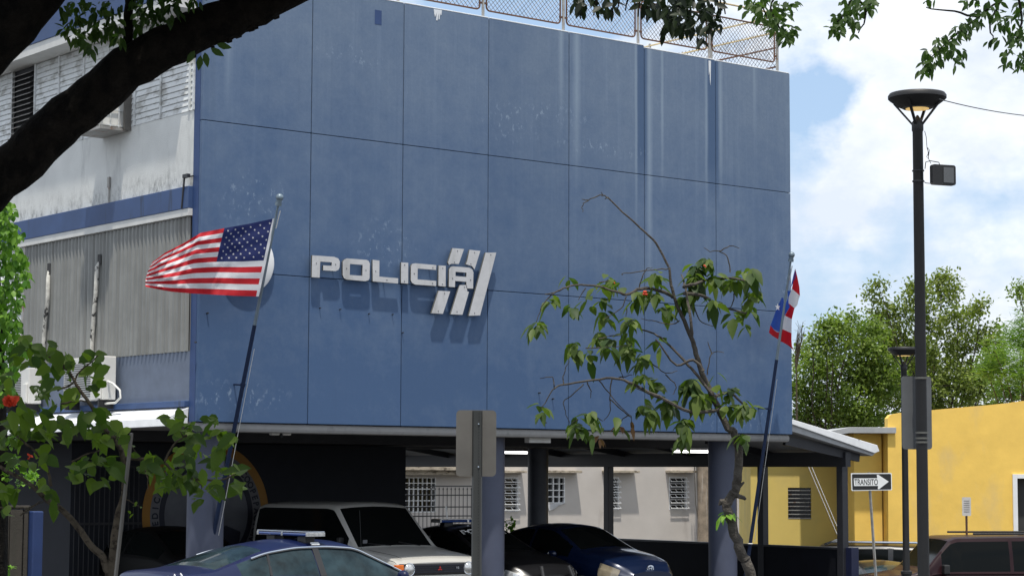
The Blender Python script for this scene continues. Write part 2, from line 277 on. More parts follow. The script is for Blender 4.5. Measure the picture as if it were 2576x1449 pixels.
# ------------------------------------------------------------------ mesh builder
class MB:
    def __init__(s): s.v = []; s.f = []; s.mi = []; s.tint = []
    def add(s, vs, fs, mi=0, tint=.5):
        o = len(s.v); s.v += [tuple(v) for v in vs]
        for f in fs: s.f.append(tuple(o+i for i in f)); s.mi.append(mi)
        s.tint += [tint]*len(vs)
    def box(s, lo, hi, mi=0, mtx=None):
        x0, y0, z0 = lo; x1, y1, z1 = hi
        vs = [Vector(p) for p in ((x0, y0, z0), (x1, y0, z0), (x1, y1, z0), (x0, y1, z0), (x0, y0, z1), (x1, y0, z1), (x1, y1, z1), (x0, y1, z1))]
        if mtx: vs = [mtx @ v for v in vs]
        s.add(vs, [(0, 3, 2, 1), (4, 5, 6, 7), (0, 1, 5, 4), (1, 2, 6, 5), (2, 3, 7, 6), (3, 0, 4, 7)], mi); return s
    def bar(s, a, b, w, h=None, mi=0, up=Vector((0, 0, 1))):
        a = Vector(a); b = Vector(b); d = (b-a); L = d.length; d = d.normalized(); h = h or w
        if abs(d.dot(up)) > .99: up = Vector((1, 0, 0))
        sx = d.cross(up).normalized(); sy = sx.cross(d)
        vs = [p + i*sx*w/2 + j*sy*h/2 for p in (a, b) for i, j in ((-1, -1), (1, -1), (1, 1), (-1, 1))]
        s.add(vs, [(0, 1, 2, 3), (7, 6, 5, 4), (0, 4, 5, 1), (1, 5, 6, 2), (2, 6, 7, 3), (3, 7, 4, 0)], mi); return s
    def tube(s, pts, r, n=8, mi=0, cap=True, tint=.5):
        pts = [Vector(p) for p in pts]; R = r if isinstance(r, (list, tuple)) else [r]*len(pts)
        ref = None; rings = []
        for i, p in enumerate(pts):
            d = (pts[min(i+1, len(pts)-1)] - pts[max(i-1, 0)]).normalized()
            if ref is None: ref = d.orthogonal().normalized()
            ref = (ref - d*ref.dot(d)).normalized(); q = d.cross(ref)
            rings.append([p + R[i]*(math.cos(2*math.pi*k/n)*ref + math.sin(2*math.pi*k/n)*q) for k in range(n)])
        vs = [v for rg in rings for v in rg]; fs = []
        for i in range(len(pts)-1):
            for k in range(n): fs.append((i*n+k, i*n+(k+1) % n, (i+1)*n+(k+1) % n, (i+1)*n+k))
        if cap: fs.append(tuple(range(n-1, -1, -1))); fs.append(tuple((len(pts)-1)*n+k for k in range(n)))
        s.add(vs, fs, mi, tint); return s
    def lathe(s, prof, c, n=20, mi=0, mtx=None):
        vs = []; c = Vector(c)
        for r, z in prof:
            for k in range(n):
                v = Vector((r*math.cos(2*math.pi*k/n), r*math.sin(2*math.pi*k/n), z))
                vs.append(c + (mtx @ v if mtx else v))
        fs = [(i*n+k, i*n+(k+1) % n, (i+1)*n+(k+1) % n, (i+1)*n+k) for i in range(len(prof)-1) for k in range(n)]
        fs.append(tuple(range(n-1, -1, -1))); fs.append(tuple((len(prof)-1)*n+k for k in range(n)))
        s.add(vs, fs, mi); return s
    def prism(s, loops, fn, d0, d1, mi=0, mis=None):
        """polygon with holes in 2-D, fn(u, v, depth) -> point; extruded d0..d1"""
        mis = mi if mis is None else mis
        flat = [p for l in loops for p in l]; n = len(flat)
        tris = tessellate_polygon([[Vector((a, b, 0)) for a, b in l] for l in loops])
        vs = [fn(a, b, d0) for a, b in flat] + [fn(a, b, d1) for a, b in flat]
        s.add(vs, [tuple(t) for t in tris], mi)
        o = len(s.v) - 2*n
        for t in tris: s.f.append(tuple(o+n+i for i in reversed(t))); s.mi.append(mi)
        k = 0
        for l in loops:
            for i in range(len(l)):
                a = k+i; b = k+(i+1) % len(l); s.f.append((o+a, o+b, o+n+b, o+n+a)); s.mi.append(mis)
            k += len(l)
        return s
    def sphere(s, c, r, n=10, mi=0, sc=(1, 1, 1), tint=.5):
        c = Vector(c); vs = []; m_ = n//2
        for i in range(m_+1):
            th = math.pi*i/m_
            for k in range(n): vs.append(c + Vector((r*sc[0]*math.sin(th)*math.cos(2*math.pi*k/n), r*sc[1]*math.sin(th)*math.sin(2*math.pi*k/n), r*sc[2]*math.cos(th))))
        s.add(vs, [(i*n+k, (i+1)*n+k, (i+1)*n+(k+1) % n, i*n+(k+1) % n) for i in range(m_) for k in range(n)], mi, tint); return s
    def build(s, name, mats, parent=None, smooth=False, bevel=0, recalc=True, origin=None):
        me = bpy.data.meshes.new(name)
        if not isinstance(mats, (list, tuple)): mats = [mats]
        o_ = Vector(origin) if origin is not None else None
        me.from_pydata([tuple(Vector(v)-o_) for v in s.v] if o_ is not None else s.v, [], s.f)
        for mt in mats: me.materials.append(mt)
        me.polygons.foreach_set('material_index', s.mi)
        a = me.attributes.new('tint', 'FLOAT', 'POINT'); a.data.foreach_set('value', s.tint)
        me.update()
        if recalc:
            bm = bmesh.new(); bm.from_mesh(me); bmesh.ops.recalc_face_normals(bm, faces=bm.faces)
            bm.to_mesh(me); bm.free()
        ob = bpy.data.objects.new(name, me); COL.objects.link(ob)
        if o_ is not None: ob.location = o_
        if smooth:
            me.polygons.foreach_set('use_smooth', [True]*len(me.polygons))
            try: me.set_sharp_from_angle(angle=math.radians(smooth if smooth is not True and smooth > 1 else 45))
            except Exception: pass
        if bevel:
            b = ob.modifiers.new('bevel', 'BEVEL'); b.width = bevel; b.segments = 2; b.limit_method = 'ANGLE'
        if parent is not None:
            ob.parent = parent; ob.matrix_parent_inverse = Matrix.Identity(4) if parent.name in LOCAL else Matrix.Translation(-root_loc(parent))
        return ob
def root_loc(o):
    v = Vector(o.location)
    while o.parent is not None and False: pass
    return ROOT.get(o.name, Vector((0, 0, 0))) if o.type != 'EMPTY' else v
ROOT = {}; LOCAL = set()
def tag(o, label=None, cat=None, group=None, kind=None):
    if label: o['label'] = label
    if cat: o['category'] = cat
    if group: o['group'] = group
    if kind: o['kind'] = kind
    return o
def thing(name, loc, label, cat, group=None):
    o = bpy.data.objects.new(name, None); COL.objects.link(o); o.location = loc; o.empty_display_size = .2
    return tag(o, label, cat, group)
def copy_thing(root, delta, label, group=None):
    r = root.copy(); COL.objects.link(r); r.location = Vector(root.location)+Vector(delta); r['label'] = label
    if group: r['group'] = group
    for ch in list(root.children):
        c = ch.copy(); COL.objects.link(c); c.parent = r
        for g in ch.children:
            d = g.copy(); COL.objects.link(d); d.parent = c
    return r
def text_polys(txt, size=1.0, bold=0):
    cu = bpy.data.curves.new('t', 'FONT'); cu.body = txt; cu.size = size; cu.align_x = 'CENTER'; cu.align_y = 'CENTER'; cu.offset = bold
    ob = bpy.data.objects.new('t', cu); COL.objects.link(ob)
    dg = bpy.context.evaluated_depsgraph_get(); me = ob.evaluated_get(dg).to_mesh()
    vs = [tuple(v.co)[:2] for v in me.vertices]; fs = [tuple(p.vertices) for p in me.polygons]
    ob.evaluated_get(dg).to_mesh_clear(); bpy.data.objects.remove(ob); bpy.data.curves.remove(cu)
    return vs, fs
def add_text(mb, txt, fn, size, mi=0, sx=1, bold=0):
    vs, fs = text_polys(txt, size, bold); mb.add([fn(a*sx, b) for a, b in vs], fs, mi)

# ------------------------------------------------------------------ ground
G0 = -.57
def ground_z(x, y):
    t = min(1, max(0, (x-18.6)/3.4)); return G0-.80*t*t*(3-2*t)
g = MB(); xs = [-400, -60, -20, 0, 10, 18.6, 19.2, 19.8, 20.4, 21, 21.5, 22, 24, 60, 400]; ys = [-400, -60, -20, 0, 20, 60, 400]
vs = [(x, y, ground_z(x, y)) for y in ys for x in xs]; n = len(xs)
g.add(vs, [(j*n+i, j*n+i+1, (j+1)*n+i+1, (j+1)*n+i) for j in range(len(ys)-1) for i in range(n-1)])
tag(g.build('ground', M['asphalt']), kind='structure')
pv = MB().box((-3, -6.2, G0+.004), (16.6, -4.4, G0+.12)); pv.build('pavement', M['conc'], bevel=.01); tag(bpy.data.objects['pavement'], kind='structure')
kb = MB().box((-3, -6.36, G0+.004), (16.6, -6.203, G0+.135)); tag(kb.build('kerb', M['conc'], bevel=.01), kind='structure')

# ------------------------------------------------------------------ police building
ZB, Z1, Z2, Z3 = 3.42, 6.33, 9.22, 12.19
XS = [0, 2.49, 4.745, 6.98, 9.23, 11.47, 13.72, 16.21]
bld = thing('police_building', (8, 5, 0), 'blue painted police station with large panelled front wall raised on round columns', 'building')
TOPZ = {0: 0, 1: .0, 2: .0, 3: 0, 4: .0, 5: -.05, 6: -.06}
fb = MB()
for i in range(7):
    zt = Z3 + TOPZ[i]
    for z0, z1 in ((ZB, Z1), (Z1, Z2), (Z2, zt)):
        fb.box((XS[i]+(.010 if i else 0), 0, z0+(.006 if z0 != ZB else 0)), (XS[i+1]-(.010 if i < 6 else 0), .10, z1-(.006 if z1 != zt else 0)))
fp = fb.build('front_wall', M['facade'], bld, bevel=.009)
MB().box((.02, .085, ZB+.02), (16.19, .26, Z3-.1)).build('wall_backing', M['joint'], bld)
MB().box((-.003, .103, ZB), (.2, .32, Z3+.004)).build('wall_return', M['return'], bld)
wt = MB()
for i in range(7): wt.box((XS[i]+.02, -.004, Z3+TOPZ[i]+.001), (XS[i+1]-.02, .27, Z3+TOPZ[i]+.028))
wt.build('coping', M['whiteedge'], bld, bevel=.008)
# paint drips over the coping
def onF(px, py, d=.0): return onY(px, py, -d)
dr = MB()
for poly in ([(1091, 24), (1111, 27), (1110, 38), (1108, 40), (1107, 32), (1105, 50), (1103, 50), (1103, 34), (1100, 53), (1097, 52), (1098, 34), (1094, 44), (1092, 36)],
             [(1782, 153), (1788, 154), (1787, 216), (1785.5, 200), (1785, 178), (1783, 190)],):
    q = [onF(a, b) for a, b in poly]; dr.prism([[(p.x, min(p.z, Z3+.01)) for p in q]], lambda u, v, d: Vector((u, -d, v)), .002, .008)
dr.build('paint_drips', M['whiteedge'], bld)
# patched square of darker paint, scuffs
MB().box((4.0, -.004, 11.65), (4.17, -.001, 11.95)).build('paint_patch', M['return'], bld)
# nails and bolts left in the wall
def bolt(p, l, r): MB().tube([p, p+Vector((0, -l, 0))], r, 6).build('wall_bolt', M['steeldark'], bld)
for zx, zy in ((333, 783), (553, 797), (867, 845), (1125, 852), (1235, 1050)):
    bolt(onF(726.6+zx*.2308, 594.5+zy*.2308), .05, .012)
for px, py in ((520, 788), (490, 861), (1389, 1003), (1355, 988), (2010-640, 1063)):
    bolt(onF(px, py), .06, .016)

# soffit under the front wall, edge rounded
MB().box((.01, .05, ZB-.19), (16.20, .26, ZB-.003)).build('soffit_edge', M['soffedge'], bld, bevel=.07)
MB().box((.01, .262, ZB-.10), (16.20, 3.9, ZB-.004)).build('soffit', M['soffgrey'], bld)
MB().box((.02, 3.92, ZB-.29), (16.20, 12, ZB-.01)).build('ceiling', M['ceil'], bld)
bmn = MB()
for y in (3.9, 8.8): bmn.box((.05, y, ZB-.315), (16.1, y+.3, ZB-.08))
bmn.build('ceiling_beam', M['ceil'], bld)
# block behind
MB().box((.06, .33, ZB), (16.18, 12, 11.45)).build('upper_floors', M['wing'], bld)
# ground-floor core
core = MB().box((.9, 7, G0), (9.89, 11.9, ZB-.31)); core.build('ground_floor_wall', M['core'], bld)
# columns
def column(px, y, r, m_, ztop=ZB-.07):
    p = onY(px, 1300, y); mb = MB(); mb.lathe([(r, G0), (r, ztop)], (p.x, y, 0), 28); return mb.build('column', m_, bld, smooth=40)
column(516, .85, .36, M['column']); column(1229, .85, .345, M['column']); column(1818, .85, .34, M['column'])
p = onX(1353.5, 1200, 14.66); MB().lathe([(.27, G0), (.27, ZB-.3)], (14.66, p.y, 0), 28).build('column', M['columnd'], bld, smooth=40)
for x, y in ((7.65, p.y+.2), (.67+.0, 15)):
    pass
# capital plates
cp = MB(); a = onY(1330, 1094, 4.2); 
q1, q3 = onY(1327, 1098, .4), onY(1381, 1098, .4); MB().box((q1.x, .34, 3.13), (q3.x, .5, 3.248)).build('column_cap', M['soffit'], bld)

def grime_mat(name, base, z0, hgt):
    m_ = mat(name, base, .7, var=.08, scale=1.2, bump=.3, dirt=(.30, .31, .31), dirt_lo=.55, dirt_hi=.8, dscale=1.3, dstretch=(1, 1, .3)); nt = m_.node_tree; b = nt.nodes['Principled BSDF']
    src = b.inputs['Base Color'].links[0].from_socket; tc = nd(nt, 'ShaderNodeTexCoord'); sp = nd(nt, 'ShaderNodeSeparateXYZ'); nt.links.new(tc.outputs['Object'], sp.inputs[0])
    mr = nd(nt, 'ShaderNodeMapRange'); mr.inputs[1].default_value = z0; mr.inputs[2].default_value = z0+hgt; mr.inputs[3].default_value = 1; mr.inputs[4].default_value = 0; nt.links.new(sp.outputs['Z'], mr.inputs[0])
    k = nd(nt, 'ShaderNodeMath', operation='MULTIPLY'); nt.links.new(mr.outputs[0], k.inputs[0]); nt.links.new(noise_fac(nt, 2.2, .42, .62, (1, 1, .8), detail=10, rough=.75), k.inputs[1])
    k2_ = nd(nt, 'ShaderNodeMath', operation='MULTIPLY'); nt.links.new(k.outputs[0], k2_.inputs[0]); nt.links.new(noise_fac(nt, 9, .40, .60, (1, 1, .6), detail=8, rough=.75), k2_.inputs[1])
    nt.links.new(mixc(nt, k2_.outputs[0], src, (.05, .05, .048)), b.inputs['Base Color']); return m_
# left wing wall, everything on plane X~0 facing -X
XW = 0.06
def zX(px, py, x=0.): return onX(px, py, x)
band_t = zX(400, 486.5).z; band_b = zX(400, 540.6).z; lou_b = zX(400, 300.5).z; corr_b = zX(370, 892).z
y_end = 14.0
roof_b = zX(100, 134).z
MB().box((-.10, .33, band_b), (.055, y_end, band_t)).build('blue_band', M['band'], bld, bevel=.01)
MB().box((-.085, .33, band_b-.14), (.05, y_end, band_b-.002)).build('band_soffit', M['soffit'], bld)
MB().box((0.0, .33, band_t+.002), (.055, y_end, lou_b)).build('spandrel', grime_mat('spandrel_paint', (.66, .67, .65), band_t, .55), bld)
ft = roof_b + .95
MB().box((-.55, .33, roof_b), (.05, y_end, ft)).build('roof_fascia', M['band'], bld, bevel=.01)
MB().box((-.53, .33, roof_b-.22), (.05, y_end, roof_b-.002)).build('roof_soffit', M['soffit'], bld)
# louvre wall
lz0, lz1 = lou_b+.002, roof_b-.222
def ypx(px, z=8.0, x=0.):   # y of the vertical at this pixel column
    return onX(px, 300, x).y
lv = MB(); ops = (ypx(85), ypx(31)); nsl = 17; dz = (lz1-lz0)/nsl
edges = [.33, ypx(478), ypx(405), ypx(340), ypx(272), ypx(210), ypx(148), ypx(88), ypx(31), 9.6, 10.6, 11.6, 12.6, 13.6]
for a, b in zip(edges[:-1], edges[1:]):
    isopen = abs(a-ops[0]) < .1
    if isopen: continue
    mb = MB()
    for i in range(nsl):
        z = lz0+i*dz
        mb.add([(-.012, a+.03, z), (-.012, b-.03, z), (.006, b-.03, z+dz-.012), (.006, a+.03, z+dz-.012), (.012, a+.03, z-.008), (.012, b-.03, z-.008)], [(0, 1, 2, 3), (4, 5, 1, 0)])
    mb.build('louvre_panel', M['louver'], bld, recalc=False)
for e in edges: MB().box((-.035, e-.025, lz0), (.03, e+.025, lz1)).build('mullion', M['louver'], bld)
MB().box((.045, .34, lz0), (.058, y_end, lz1)).build('louvre_backing', M['steeldark'], bld)
ol = MB(); a, b = ypx(88)+.03, ypx(31)-.03
for i in range(nsl-1):
    z = lz0+(i+.6)*dz
    ol.add([(-.12, a, z-.02), (-.12, b, z-.02), (.02, b, z+.05), (.02, a, z+.05), (-.12, a, z-.028), (-.12, b, z-.028), (.02, b, z+.042), (.02, a, z+.042)], [(0, 1, 2, 3), (4, 7, 6, 5), (0, 4, 5, 1)])
ol.build('open_louvre', M['galv'], bld)
# corrugated cladding
cg = MB(); ya, yb = .33, ypx(76); nw = 46; pr = []
for i in range(nw*4+1):
    ph = i % 4; pr.append((0.0 if ph in (1, 2) else -.035, ya+(yb-ya)*i/(nw*4)))
zt, zb = band_b-.142, corr_b
vs = [(x, y, z) for z in (zb, zt) for x, y in pr]; n = len(pr)
cg.add(vs, [(i, i+1, n+i+1, n+i) for i in range(n-1)]); cg.build('corrugated_cladding', M['corr'], bld, recalc=False)
# white clapboard strip beyond it
cb = MB(); ns = 16; dz2 = (zt-zb)/ns
for i in range(ns):
    z = zb+i*dz2; cb.add([(-.02, yb+.12, z), (-.02, y_end, z), (.02, y_end, z+dz2), (.02, yb+.12, z+dz2), (0, yb+.12, z-.01), (0, y_end, z-.01)], [(0, 1, 2, 3), (4, 5, 1, 0)])
cb.build('louvre_panel', M['louver'], bld, recalc=False)
MB().box((-.04, yb+.005, zb), (.03, yb+.118, zt)).build('mullion', M['galv'], bld)
z_l = zX(480, 1007).z
MB().box((.0, .33, z_l), (.055, y_end, corr_b-.002)).build('slate_wall', M['lowwall'], bld)
MB().box((-.10, .33, z_l-.12), (.055, y_end, z_l-.002)).build('blue_ledge', M['band'], bld, bevel=.01)
# left canopy: narrow eaves that drop a little towards the rear
q = [onX(500, 1018, -.38), onX(500, 1037, -.50), onX(500, 1053, -.48)]
lc = MB(); y0 = -.02; prof = [(-.0, z_l-.125), (-.50, z_l-.34), (-.52, z_l-.50), (-.02, z_l-.47)]
vs = []
for yy, dzz, xo in ((y0+.35, 0, 0), (y0+3.5, -.04, -.12), (y0+7.5, -.12, -.3), (y_end, -.3, -.6)):
    for k, (x, z) in enumerate(prof): vs.append((x+(xo if k in (1, 2) else 0), yy, z+(dzz if k in (1, 2) else 0)))
lc.add(vs, [(0, 1, 2, 3)]+[(4*i+k, 4*i+(k+1) % 4, 4*(i+1)+(k+1) % 4, 4*(i+1)+k) for i in range(3) for k in range(4)]+[(12, 15, 14, 13)])
lc.build('eaves', M['canopy'], bld, bevel=.01)

# ------------------------------------------------------------------ carport on the right
cpt = thing('carport', (18.3, 6, 0), 'lean-to carport with sloping white edged roof at the right end of the blue building', 'carport')
XC = 18.35
rf = MB(); y0, y1 = 0.0, 24.0
sec = [(16.22, 3.74), (19.20, 3.16), (19.24, 3.02), (19.10, 2.93), (16.22, 3.50)]
rf.prism([sec], lambda u, v, d: Vector((u, d, v)), y0+.06, y1); rf.build('roof', M['canopyu'], cpt, bevel=.01)
ed = MB(); ed.prism([[(16.215, 3.78), (19.22, 3.20), (19.30, 3.05), (19.12, 3.0), (16.215, 3.66)]], lambda u, v, d: Vector((u, d, v)), y0, y0+.055); 
ed.build('roof_edge', M['canopy'], cpt, bevel=.01)
MB().box((XC-.09, .18, 2.66), (XC+.09, 24, 3.02)).build('beam', M['steeldark'], cpt)
MB().bar((16.25, .3, 3.28), (XC+.5, .3, 2.90), .1, .22).build('beam', M['steeldark'], cpt)
for k in range(1, 9): MB().bar((16.25, .3+k*2.7, 3.30), (XC+.6, .3+k*2.7, 2.92), .08, .16).build('rafter', M['steeldark'], cpt)
for px, y in ((2119, .27), (1531, None), (1919, None)):
    pp = onY(px, 1250, .27) if y else onX(px, 1250, XC)
    MB().box((XC-.10 if not y else pp.x-.10, pp.y-.10, G0), ((XC+.10) if not y else pp.x+.10, pp.y+.10, 2.66)).build('post', M['steeldark'], cpt, bevel=.01)
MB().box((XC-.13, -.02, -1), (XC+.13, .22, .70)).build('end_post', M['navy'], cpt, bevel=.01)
MB().box((XC-.08, .221, -1), (XC+.10, 23.5, .64)).build('low_wall', M['lowblack'], cpt)
MB().box((XC-.12, .221, .642), (XC+.14, 23.5, .69)).build('wall_cap', M['steeldark'], cpt)
def fluoro(px0, px1, py, Y, label):
    a = onY(px0, py, Y); b = onY(px1, py, Y); z = (a.z+b.z)/2
    t = thing('tube_light', (a.x, Y, z), label, 'light fixture', 'tube lights under the carport')
    MB().box((a.x, Y-.03, z-.045), (b.x, Y+.03, z+.02)).build('tube', M['tube'], t, bevel=.01)
    MB().box((a.x-.03, Y-.05, z+.022), (b.x+.03, Y+.05, z+.07)).build('housing', M['whitep'], t)
    for xx in (a.x+.1, b.x-.1): MB().tube([(xx, Y, z+.07), (xx, Y, ZB-.31)], .01, 6).build('hanger', M['steeldark'], t)
fluoro(1268, 1326, 1137, 12.0, 'lit tube light between the sign post and the dark round column')
fluoro(1693, 1784, 1134, 3.0, 'lit tube light to the left of the right hand blue column')

# dark interior bars left of the seal
gr = thing('gate', (1.7, 6.9, 0), 'dark barred gate on the shaded wall to the left of the round seal', 'gate')
gb = MB(); 
for i in range(14): gb.tube([(.95+i*.12, 6.9, .02), (.95+i*.12, 6.9, 2.6)], .014, 5)
gb.build('bars', M['ceil'], gr); gf = MB()
for z in (.15, 1.3, 2.55): gf.box((.9, 6.88, z), (2.6, 6.92, z+.05))
gf.build('rails', M['ceil'], gr)

# ------------------------------------------------------------------ seal mural
cz = 1.50; sc_ = onY(516, 1285, 6.99); cx0 = (onY(357, 1285, 6.99).x+onY(675, 1285, 6.99).x)/2; R0 = (onY(675, 1285, 6.99).x-onY(357, 1285, 6.99).x)/2
seal = thing('wall_seal', (cx0, 6.98, .02), 'round orange, grey and navy police seal on the dark wall behind the left tree', 'emblem')
def ring(r0, r1, y, name, mt, n=72):
    mb = MB(); o = [(cx0+r1*math.cos(2*math.pi*i/n), cz+r1*math.sin(2*math.pi*i/n)) for i in range(n)]
    loops = [o]
    if r0: loops.append([(cx0+r0*math.cos(2*math.pi*i/n), cz+r0*math.sin(2*math.pi*i/n)) for i in range(n)][::-1])
    mb.prism(loops, lambda u, v, d: Vector((u, d, v)), y, y+.004); return mb.build(name, mt, seal)
ring(R0*.88, R0, 6.978, 'outer_ring', M['orange']); ring(R0*.74, R0*.88, 6.982, 'lettering_ring', M['sealgrey'])
ring(R0*.66, R0*.74, 6.978, 'inner_ring', M['sealnavy']); ring(0, R0*.66, 6.982, 'centre', M['sealin'])
ltr = MB()
def arc_text(txt, a0, a1, r, size):
    for i, ch in enumerate(txt):
        if ch == ' ': continue
        a = math.radians(a0+(a1-a0)*i/(len(txt)-1)); c, s_ = math.cos(a), math.sin(a)
        add_text(ltr, ch, lambda u, v: Vector((cx0+r*c+u*s_+v*c, 6.975, cz+r*s_-u*c+v*s_)), size, sx=.9, bold=.008)
arc_text('DEDICACION', 196, 128, R0*.80, .21); arc_text('LEALTAD', 112, 68, R0*.80, .2); arc_text('COOPERACION', 44, -24, R0*.80, .21)
ltr.build('lettering', M['sealnavy'], seal, recalc=False)
sc2 = MB(); sc2.prism([[(cx0-.7, .85), (cx0-.2, 1.05), (cx0+.1, .95), (cx0+.5, 1.25), (cx0+.9, 1.1), (cx0+.85, .7), (cx0-.6, .6)]], lambda u, v, d: Vector((u, d, v)), 6.974, 6.977)
sc2.build('centre_picture', M['sealnavy'], seal)

# ------------------------------------------------------------------ POLICIA sign
sg = thing('wall_sign', (5, 0, 6.3), 'large white raised lettering POLICIA with slanted stripes on the blue wall', 'sign')
def zq(x, y): p = onY(726.6+x*.2308, 594.5+y*.2308, -.13); return (p.x, p.z)
L_ = {
 'letter_p': [[(250,208),(490,225),(535,243),(552,275),(549,340),(535,367),(505,380),(370,372),(370,318),(462,322),(464,285),(338,276),(332,452),(245,446)]],
 'letter_o': [[(600,256),(630,242),(845,258),(868,272),(879,300),(875,460),(862,480),(830,490),(625,472),(597,456),(583,425),(583,280)],[(662,302),(800,313),(797,432),(660,422)]],
 'letter_l': [[(908,257),(983,265),(982,440),(1188,458),(1185,515),(910,492)]],
 'letter_i': [[(1220,285),(1297,290),(1296,518),(1218,510)]],
 'letter_c': [[(1602,315),(1600,368),(1400,352),(1398,470),(1602,487),(1600,543),(1370,526),(1338,508),(1325,480),(1326,330),(1340,303),(1372,295)]],
 'letter_i2': [[(1628,318),(1706,323),(1704,550),(1626,540)]],
 'letter_a': [[(1740,550),(1742,365),(1755,338),(1785,328),(1960,342),(1995,362),(2008,395),(2003,572),(1930,567),(1930,497),(1808,487),(1806,556)],[(1812,388),(1932,397),(1930,443),(1812,434)]],
 's1': [[(1780,130),(1905,140),(1848,303),(1770,300),(1742,312),(1730,290)]],
 's2': [[(1965,148),(2083,160),(2020,362),(1990,325),(1925,305),(1940,270)]],
 's3': [[(2140,180),(2257,178),(2080,862),(1957,866)]],
 's4': [[(1628,594),(1755,600),(1675,845),(1550,838)]],
 's5': [[(1858,532),(1935,532),(1940,600),(1958,607),(1888,855),(1760,850)]]}
def dens(l): return l
for k, loops in L_.items():
    mb = MB(); lp = [[zq(*p) for p in l] for l in loops]
    mb.prism(lp, lambda u, v, d: Vector((u, -d, v)), .145, .10, 0, 1)
    allp = loops[0]; 
    for (bx, by) in ((allp[0][0]*.6+allp[len(allp)//2][0]*.0, 0),)[:0]: pass
    mb.build('letter' if k.startswith('letter') else 'slanted_stripe', [M['sign'], M['signedge']], sg)
sb = MB()
for zx, zy in ((295, 295), (505, 308), (625, 352), (835, 372), (942, 382), (1064, 478), (1257, 315), (1255, 492), (1564, 343), (1362, 408), (1562, 513), (1672, 350), (1669, 522), (1780, 460), (1975, 478), (1833, 162), (1800, 284), (2018, 178), (1979, 302), (2196, 205), (2020, 838), (1692, 624), (1624, 817), (1908, 556), (1828, 822)):
    x, z = zq(zx, zy); sb.tube([(x, -.152, z), (x, -.0, z)], .011, 6)
sb.build('mounting_bolts', M['steeldark'], sg)
# round white plaque behind the flag
pq = MB(); c = onY(672, 662, -.05)
pq.lathe([(.02, -.03), (.60, -.03), (.62, -.01), (.62, .01), (.58, .035), (.02, .05)], (c.x-.47, -.06, c.z), 40, mtx=Matrix.Rotation(math.radians(90), 3, 'X'))
tag(pq.build('wall_plaque', M['whitep'], smooth=40), 'round white plaque on the blue wall, mostly hidden behind the striped flag', 'plaque')

# ------------------------------------------------------------------ rooftop fence
fc = thing('roof_fence', (8, .15, Z3), 'rusty framed chain-link fence standing on top of the blue front wall', 'fence')
posts = [onY(x, y, .14).x for x, y in ((1001, 5), (1215, 35), (1417, 75), (1605, 115), (1784, 140), (1955, 170))]
sp_ = posts[1]-posts[0]; posts = [posts[0]-sp_*k for k in (2, 1)]+posts
posts = [x for x in posts if x > .1]
PB, PT = Z3+.20, Z3+1.06
for x in posts: MB().tube([(x, .14, Z3-.02), (x, .14, Z3+1.45)], .033, 8).build('post', M['galv'], fc, smooth=True)
def rrect(a, b, z0, z1, r=.09, n=4):
    pts = []
    for cx_, cz_, s0 in ((b-r, z1-r, 0), (a+r, z1-r, 90), (a+r, z0+r, 180), (b-r, z0+r, 270)):
        for i in range(n+1): t = math.radians(s0+90*i/n); pts.append((cx_+r*math.cos(t), cz_+r*math.sin(t)))
    return pts+[pts[0]]
def mesh_wires(a, b, z0, z1, fn, sp=.115, r=.0062):
    mb = MB(); w, h = b-a, z1-z0; k = -h
    while k < w:
        # rising and falling diagonals clipped to the frame
        s0 = max(0, -k); s1 = min(h, w-k)
        if s1 > s0:
            for flip in (0, 1):
                q = [(a+k+s, z0+(h-s if flip else s)) for s in (s0, s1)]
                mb.tube([fn(*q[0]), fn(*q[1])], r, 3, cap=False)
        k += sp
    return mb
for i in range(len(posts)-1):
    a, b = posts[i]+.09, posts[i+1]-.09
    fr = MB(); fr.tube([(x, .14, z) for x, z in rrect(a, b, PB, PT)], .02, 7, cap=False)
    for z in (PB+.15, PT-.15):
        fr.box((posts[i]+.03, .12, z-.02), (a+.02, .16, z+.02)); fr.box((b-.02, .12, z-.02), (posts[i+1]-.03, .16, z+.02))
    f_ = fr.build('panel_frame', M['rust'], fc, smooth=True)
    mesh_wires(a+.02, b-.02, PB+.02, PT-.02, lambda u, v: Vector((u, .14, v))).build('wire_mesh', M['wirem'], fc)
MB().tube([(posts[3], .14, Z3+1.40), (posts[-1], .14, Z3+1.40)], .022, 7).build('top_rail', M['yrail'], fc)
# return along the right and the left parapet
fc2 = thing('roof_fence', (16.05, 6, Z3), 'rusty chain-link fence running back along the right edge of the roof', 'fence')
for k in range(6): MB().tube([(16.1, .3+k*2.3, 11.4), (16.1, .3+k*2.3, Z3+1.45)], .033, 8).build('post', M['galv'], fc2, smooth=True)
for z, mt in ((Z3+1.40, 'yrail'), (Z3+.62, 'rust'), (Z3+.15, 'rust'), (Z3+1.0, 'yrail')): MB().tube([(16.1, .3, z), (16.1, 12, z)], .022, 7).build('rail', M[mt], fc2)
for k in range(5): mesh_wires(.35+k*2.3, .25+(k+1)*2.3, Z3+.1, Z3+1.05, lambda u, v: Vector((16.1, u, v)), .13).build('wire_mesh', M['wirem'], fc2)
fc3 = thing('roof_fence', (-.4, 6, ft), 'rusty chain-link fence on the roof edge over the white louvres', 'fence')
for k in range(6): MB().tube([(-.3, .6+k*2.2, ft), (-.3, .6+k*2.2, ft+1.2)], .035, 8).build('post', M['galv'], fc3, smooth=True)
for k in range(5):
    a, b = .7+k*2.2, .5+(k+1)*2.2
    MB().tube([(-.3, x, z) for x, z in rrect(a, b, ft+.15, ft+1.05)], .02, 7, cap=False).build('panel_frame', M['rust'], fc3, smooth=True)
    mesh_wires(a+.02, b-.02, ft+.17, ft+1.03, lambda u, v: Vector((-.3, u, v))).build('wire_mesh', M['wirem'], fc3)

